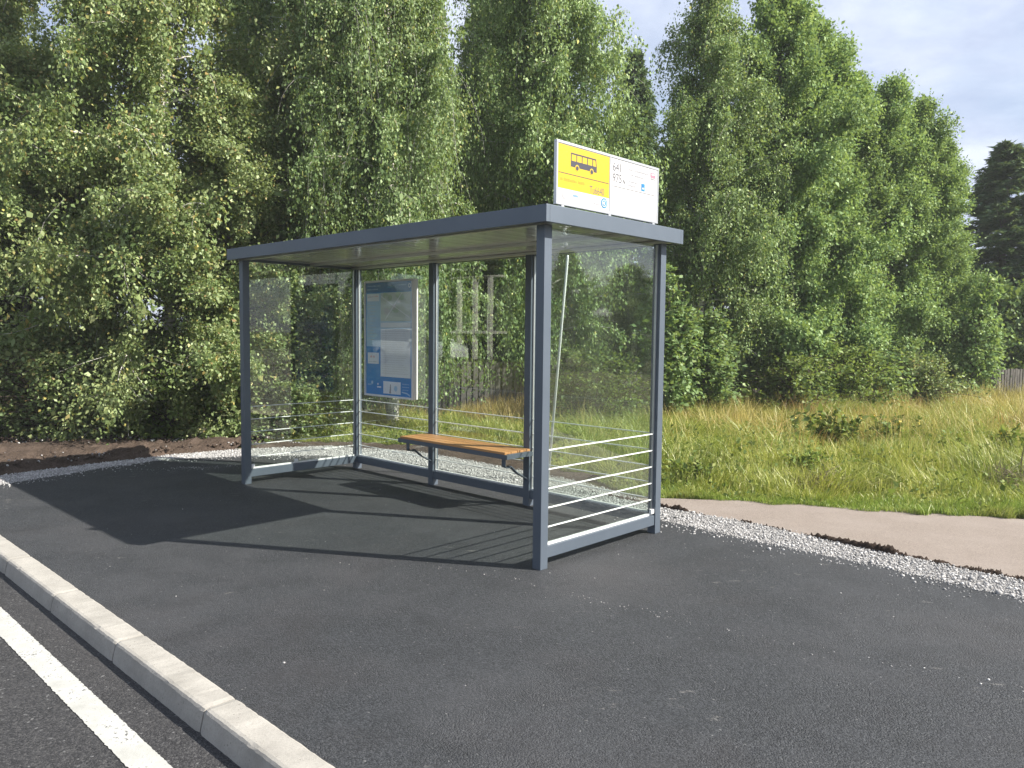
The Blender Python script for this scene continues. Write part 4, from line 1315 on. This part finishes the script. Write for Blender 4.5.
grass('meadow_grass', 420000, meadow_region(-9, 19, 1.25), h_green, wd_(0.0062), M['grass_green'], 201, 'green and yellowing grass of the meadow behind the path', 0.55)
grass('dry_grass', 75000, meadow_region(-3.2, 19, 0.42, 1.0, 1.6), h_dry, wd_(0.0055), M['grass_dry'], 202, 'tall dry straw and rust coloured grass at the back of the meadow', 0.40)
grass('verge_grass', 60000, lambda n, r_: meadow_region(0.6, 12, 1.0)(n, r_) if False else np.stack([(xx := r_.uniform(0.7, 9, n)), np.interp(xx, front_line[:, 0], front_line[:, 1]) + np.abs(r_.normal(0, 0.35, n)) - 0.20 * vnoise(xx, xx * 0, 1.9, 33) - 0.12 * vnoise(xx, xx * 0, 7.0, 34) + 0.10], -1),
      lambda P, r_: r_.uniform(0.025, 0.12, len(P)) * (0.5 + vnoise(P[:, 0], P[:, 1], 3, 35)), wd_(0.006), M['grass_short'], 203, 'short green grass along the far edge of the path', 0.5)


# low broad-leaved herbs between the grass
def herbs(n, seed):
    r_ = np.random.default_rng(seed)
    P = meadow_region(-9, 19, 1.1)(n, r_)
    cl_ = vnoise(P[:, 0], P[:, 1], 1.6, 41) * 0.6 + vnoise(P[:, 0], P[:, 1], 5, 42) * 0.4
    P = P[cl_ > 0.50]; n = len(P)
    z = ground_z(P[:, 0], P[:, 1]) + r_.random(n) * (0.08 + 0.26 * np.clip(depth(P) / 1.5, 0, 1))
    c = np.stack([P[:, 0], P[:, 1], z], -1)
    o = link('meadow_herbs', np_mesh('meadow_herbs', *leaves(c, r_.normal(0, 1, (n, 3)), 0.045, r_, aspect=0.55, nbias=np.array([0, 0, 1.0]))), M['weed'])
    tag(o, 'low broad leaved herbs scattered among the meadow grass', 'herbs', kind='stuff')


herbs(90000, 210)

# leafy weeds that stand out of the grass
def weed(name, x, y, h, R_, n, leaf, mat, label, seed, flowers=0, cat='weed', group='weeds in the meadow'):
    r_ = np.random.default_rng(seed)
    z = float(ground_z(x, y))
    root = empty(name, (x, y, z - 0.01))
    tag(root, label, cat, group)
    ns = 16
    an = r_.uniform(0, 2 * np.pi, ns)
    d = np.stack([np.cos(an) * 0.45, np.sin(an) * 0.45, np.ones(ns)], -1)
    st = np.stack([R_ * 0.4 * r_.normal(0, 1, ns), R_ * 0.4 * r_.normal(0, 1, ns), np.zeros(ns)], -1)
    pl_ = grow(st, d, h * r_.uniform(0.7, 1.1, ns), 6, 0.03, 0.08, r_)
    v, f = tubes(pl_, np.full(ns, 0.005), np.full(ns, 0.002), 4)
    link('stem', np_mesh('stem', v, f, True), M['twig'], root)
    c, dr = sample(pl_, n, 0.1, r_)
    ax = r_.normal(0, 1, c.shape) + np.array([0, 0, 0.2])
    link('foliage', np_mesh('foliage', *leaves(c, ax, leaf, r_, aspect=0.5, nbias=np.array([0, 0, 0.8]))), mat, root)
    if flowers:
        c, _ = sample(pl_, flowers, 0.85, r_)
        o_ = link('flower_head', np_mesh('flower_head', *leaves(c, r_.normal(0, 1, c.shape), 0.028, r_, aspect=0.9)), M['flower'], root); o_['kind'] = 'stuff'
    return root


weed('leafy_weed', 4.9, 12.0, 0.62, 0.45, 900, 0.085, M['weed'], 'broad leafy green weed with yellow flowers in the middle of the meadow', 301, 60)
weed('leafy_weed', 5.75, 11.8, 0.55, 0.30, 500, 0.075, M['weed'], 'smaller yellow-flowered weed right of the broad leafy one', 302, 50)
weed('leafy_weed', 6.35, 9.9, 0.55, 0.50, 1000, 0.07, M['weed'], 'leafy green weed with yellow flowers near the right edge of the meadow', 303, 80)
weed('leafy_weed', 1.95, 8.35, 0.36, 0.22, 420, 0.06, M['weed'], 'low round green weed beside the path just right of the shelter', 304, 0)
weed('leafy_weed', 0.40, 10.6, 0.34, 0.20, 380, 0.06, M['weed'], 'dark green weed seen below the bench of the shelter', 305, 0)
weed('leafy_weed', 3.3, 8.9, 0.34, 0.3, 500, 0.06, M['weed'], 'dark low weed in the grass beyond the bend of the path', 306, 0)
# heap of mown grey-brown hay
M['hay'] = grass_mat('old_hay', [(0, (0.14, 0.115, 0.07)), (0.5, (0.24, 0.20, 0.13)), (1, (0.36, 0.30, 0.20))], [(0, (0.10, 0.085, 0.055)), (0.5, (0.18, 0.15, 0.10)), (1, (0.27, 0.23, 0.16))], 0.15)


def hay_heap(x, y, R_, h, n, label, seed):
    r_ = np.random.default_rng(seed)
    an = r_.uniform(0, 2 * np.pi, n); rad = R_ * np.sqrt(r_.random(n))
    z = float(ground_z(x, y)) + h * (1 - (rad / R_) ** 2) * r_.uniform(0.5, 1.1, n)
    c = np.stack([x + rad * np.cos(an), y + rad * np.sin(an) * 0.8, z], -1)
    o = link('hay_heap', np_mesh('hay_heap', *leaves(c, r_.normal(0, 1, (n, 3)) * np.array([1, 1, 0.35]), 0.20, r_, aspect=0.035, fold=0.03)), M['hay'])
    tag(o, label, 'hay heap', 'heaps of old cut grass')


hay_heap(5.55, 8.55, 0.42, 0.22, 2600, 'grey-brown heap of cut grass near the right edge beside the path', 401)
hay_heap(3.35, 8.25, 0.30, 0.12, 1400, 'small straw-coloured heap of cut grass in the meadow above the path', 402)


# ------------------------------------------------------------------ weathered picket fence at the back of the meadow
M['old_wood'] = plain('weathered_grey_wood', (0.085, 0.078, 0.068), 0.85, var=0.4, vs=9)
FN = empty('picket_fence', (-2.5, 14.4, 0.0))
tag(FN, 'weathered grey picket fence half hidden by bushes at the back of the meadow', 'fence')
line = [(-4.5, 14.9), (-1.0, 14.9), (1.5, 15.6), (4.5, 17.2), (9.0, 19.9), (13.5, 22.2), (18, 24.2)]
top = [1.12, 1.08, 0.98, 0.74, 0.72, 0.74, 0.74]
pk = MB(); rl = MB()
for (p, q, t0, t1) in zip(line, line[1:], top, top[1:]):
    p = np.array(p); q = np.array(q); L = np.linalg.norm(q - p); dr = (q - p) / L; nr_ = np.array([-dr[1], dr[0]])
    n_ = int(L / 0.115)
    for j in range(n_):
        s = (j + 0.5) / n_; c_ = p + (q - p) * s; zt_ = t0 + (t1 - t0) * s + random.gauss(0, 0.015); zb_ = float(ground_z(c_[0], c_[1])) - 0.03
        e = dr * (0.045 + random.gauss(0, 0.003)); w_ = nr_ * 0.011
        pts = [c_ - e - w_, c_ + e - w_, c_ + e + w_, c_ - e + w_]
        pk.prism([(x - FN.location.x, y - FN.location.y, zb_) for x, y in pts], (random.gauss(0, 0.008), random.gauss(0, 0.008), zt_ - zb_))
    for fr_ in (0.25, 0.78):
        za = float(ground_z(*p)) * (1 - fr_) + t0 * fr_; zb2 = float(ground_z(*q)) * (1 - fr_) + t1 * fr_
        rl.tube([(p[0] - nr_[0] * -0.035 - FN.location.x, p[1] + nr_[1] * 0.035 - FN.location.y, za), (q[0] + nr_[0] * 0.035 - FN.location.x, q[1] + nr_[1] * 0.035 - FN.location.y, zb2)], 0.022, 4)
    MB().tube([(p[0] + nr_[0] * 0.09 - FN.location.x, p[1] + nr_[1] * 0.09 - FN.location.y, -0.4), (p[0] + nr_[0] * 0.09 - FN.location.x, p[1] + nr_[1] * 0.09 - FN.location.y, t0 - 0.05)], 0.05, 8).build('fence_post', M['old_wood'], FN)
pk.build('pickets', M['old_wood'], FN); rl.build('rail', M['old_wood'], FN)

# thin white pole leaning behind the near corner
PL = MB().tube([(0.405, 8.5, -0.06), (0.59, 8.5, 2.45), (0.592, 8.5, 2.48)], [0.015, 0.014, 0.010], 10).build('leaning_pole', M['case_white'])
tag(PL, 'thin white pole leaning slightly, seen through the near end pane', 'pole')


# ------------------------------------------------------------------ what stands behind and beside the viewer, seen mirrored in the panes
M['car_paint'] = plain('white_car_paint', (0.72, 0.73, 0.74), 0.22, spec=0.6, var=0.02)
M['car_glass'] = plain('dark_car_glass', (0.02, 0.024, 0.028), 0.06, spec=0.8)
M['tyre'] = plain('tyre_rubber', (0.018, 0.018, 0.018), 0.8)
M['headlamp'] = plain('clear_lamp', (0.55, 0.56, 0.57), 0.12)


def make_car(loc, rz):
    root = empty('parked_car', loc, rz)
    tag(root, 'white estate car parked across the road, mirrored in the poster glass', 'car')
    # stations from tail (x=-2.2) to nose (x=2.2): x, sill z, shoulder z, roof z, half width, roof half width
    st = [(-2.20, 0.42, 0.72, 0.76, 0.66, 0.60), (-2.14, 0.28, 0.92, 0.99, 0.80, 0.62), (-1.95, 0.24, 0.98, 1.32, 0.86, 0.62), (-1.65, 0.22, 0.99, 1.46, 0.88, 0.64), (-0.9, 0.20, 0.98, 1.51, 0.89, 0.66),
          (-0.2, 0.20, 0.97, 1.52, 0.89, 0.66), (0.4, 0.20, 0.96, 1.45, 0.89, 0.65), (0.85, 0.20, 0.95, 1.20, 0.89, 0.66), (1.22, 0.21, 0.93, 0.97, 0.88, 0.70), (1.75, 0.23, 0.84, 0.88, 0.85, 0.62), (2.08, 0.27, 0.70, 0.74, 0.76, 0.55), (2.20, 0.36, 0.56, 0.60, 0.64, 0.45)]
    mb = MB(); rings = []
    for x, zs, zb, zr, hw, rw_ in st:
        half = [(hw * 0.92, zs), (hw, zs + (zb - zs) * 0.45), (hw * 0.985, zb), (rw_, zr - 0.03), (rw_ * 0.85, zr)]
        ring = [(x, y, z) for y, z in half] + [(x, -y, z) for y, z in half[::-1]]
        rings.append([mb.bm.verts.new(p) for p in ring])
    for i, (r0, r1) in enumerate(zip(rings, rings[1:])):
        for q in range(10):
            f = mb.bm.faces.new((r0[q], r0[(q + 1) % 10], r1[(q + 1) % 10], r1[q])); f.smooth = True
            if q in (2, 6) and 2 <= i <= 6: f.material_index = 1
            if q in (3, 4, 5) and i in (6, 7): f.material_index = 1
            if q in (3, 4, 5) and i == 1: f.material_index = 1
    mb.bm.faces.new(rings[0]); mb.bm.faces.new(rings[-1][::-1])
    mb.build('body', [M['car_paint'], M['car_glass']], root)
    for x in (-1.35, 1.38):
        for s_ in (-1, 1):
            w_ = MB().tube([(x, s_ * 0.70, 0.32), (x, s_ * 0.895, 0.32)], 0.32, 20).build('wheel', M['tyre'], root)
            MB().tube([(x, s_ * 0.85, 0.32), (x, s_ * 0.903, 0.32)], 0.21, 14).build('rim', M['alu'], w_)
    for s_ in (-1, 1):
        MB().box(1.93, 2.13, s_ * 0.62 - 0.12, s_ * 0.62 + 0.12, 0.62, 0.72, 0.02).build('headlight', M['headlamp'], root)
        MB().box(0.72, 0.86, s_ * 0.98 - 0.09, s_ * 0.98 + 0.09, 0.96, 1.08, 0.03).build('wing_mirror', M['car_paint'], root)
    return root


make_car(W(22.0, -14.3, 0.29), ROTZ)
M['house_wall'] = plain('brown_house_wall', (0.045, 0.045, 0.038), 0.8)
M['house_white'] = plain('white_painted_wood', (0.70, 0.68, 0.62), 0.6)
M['roof_tile'] = plain('dark_roof', (0.07, 0.065, 0.06), 0.8)
HS = empty('house', W(26.2, -25.0, 0.25), ROTZ)
tag(HS, 'brown house with a white balcony, mirrored faintly in the middle back pane', 'house')
MB().box(-5, 5, -4, 3.0, 0, 4.9).build('wall', M['house_wall'], HS)
MB().prism([(-5.4, -4.5, 4.92), (-5.4, 3.6, 4.92), (-5.4, -0.45, 7.2)], (10.8, 0, 0)).build('roof', M['roof_tile'], HS)
bl = empty('balcony', (0, 0, 0)); bl.parent = HS
MB().box(-1.8, 1.8, 3.02, 4.3, 4.25, 4.75).build('canopy', M['house_white'], bl)
MB().box(-1.8, 1.8, 3.02, 4.3, 1.35, 1.5).build('deck', M['house_white'], bl)
for x in (-1.7, -0.6, 0.6, 1.7):
    MB().box(x - 0.11, x + 0.11, 4.05, 4.25, 0.0, 4.24).build('column', M['house_white'], bl)
for x in (-3.6, 3.4):
    MB().box(x - 0.6, x + 0.6, 3.01, 3.06, 1.2, 2.6).build('window', M['car_glass'], HS)
GR_L = 'trees across the road mirrored in the back panes'
for i, (a, b, key, sc, rz) in enumerate([(14, -19, 'weep2', 0.8, 0.3), (19.5, -21, 'near', 0.9, 1.5), (24.5, -26, 'weep2', 0.85, 2.2), (36, -22, 'near', 0.95, 3.1), (42, -24, 'aspen', 1.0, 4.0), (34, -34, 'weep2', 1.0, 5.0), (50, -30, 'near', 1.1, 0.9)]):
    x, y, _ = W(a, b)
    plant(key, x, y, sc * 1.25, sc * 0.72, rz, 'tree across the road, showing only as a dark reflection in the back panes', GR_L, z=0.2)
GR_R = 'trees beyond the right edge mirrored in the near end pane'
for i, (x, y, key, sc, rz) in enumerate([(35, 3.6, 'weep2', 0.50, 1.5), (33.5, 6.6, 'near', 0.52, 2.2), (36, 9.5, 'aspen', 0.65, 3.1), (33, 12.4, 'near2', 0.78, 4.0), (37, 15.5, 'weep2', 0.55, 5.0)]):
    plant(key, x, y, sc * 1.7, sc, rz, 'tree beyond the right edge, showing only as a reflection in the near end pane', GR_R)

# scattering volume added to lift the dark foliage gaps, like lens veil
hz = NT('veil_haze')
pv = hz.n('ShaderNodeVolumePrincipled', Color=(0.92, 0.95, 1.0, 1), Density=0.0010)
hz.l(pv.outputs[0], hz.out.inputs['Volume'])
hb = MB().box(-60, 60, -40, 50, -1.3, 15.0).build('haze', hz.m)
tag(hb, kind='stuff')
hb['label'] = 'thin pale haze volume added to brighten the dark gaps between the trees'; hb['category'] = 'haze'
scene.cycles.volume_bounces = 1
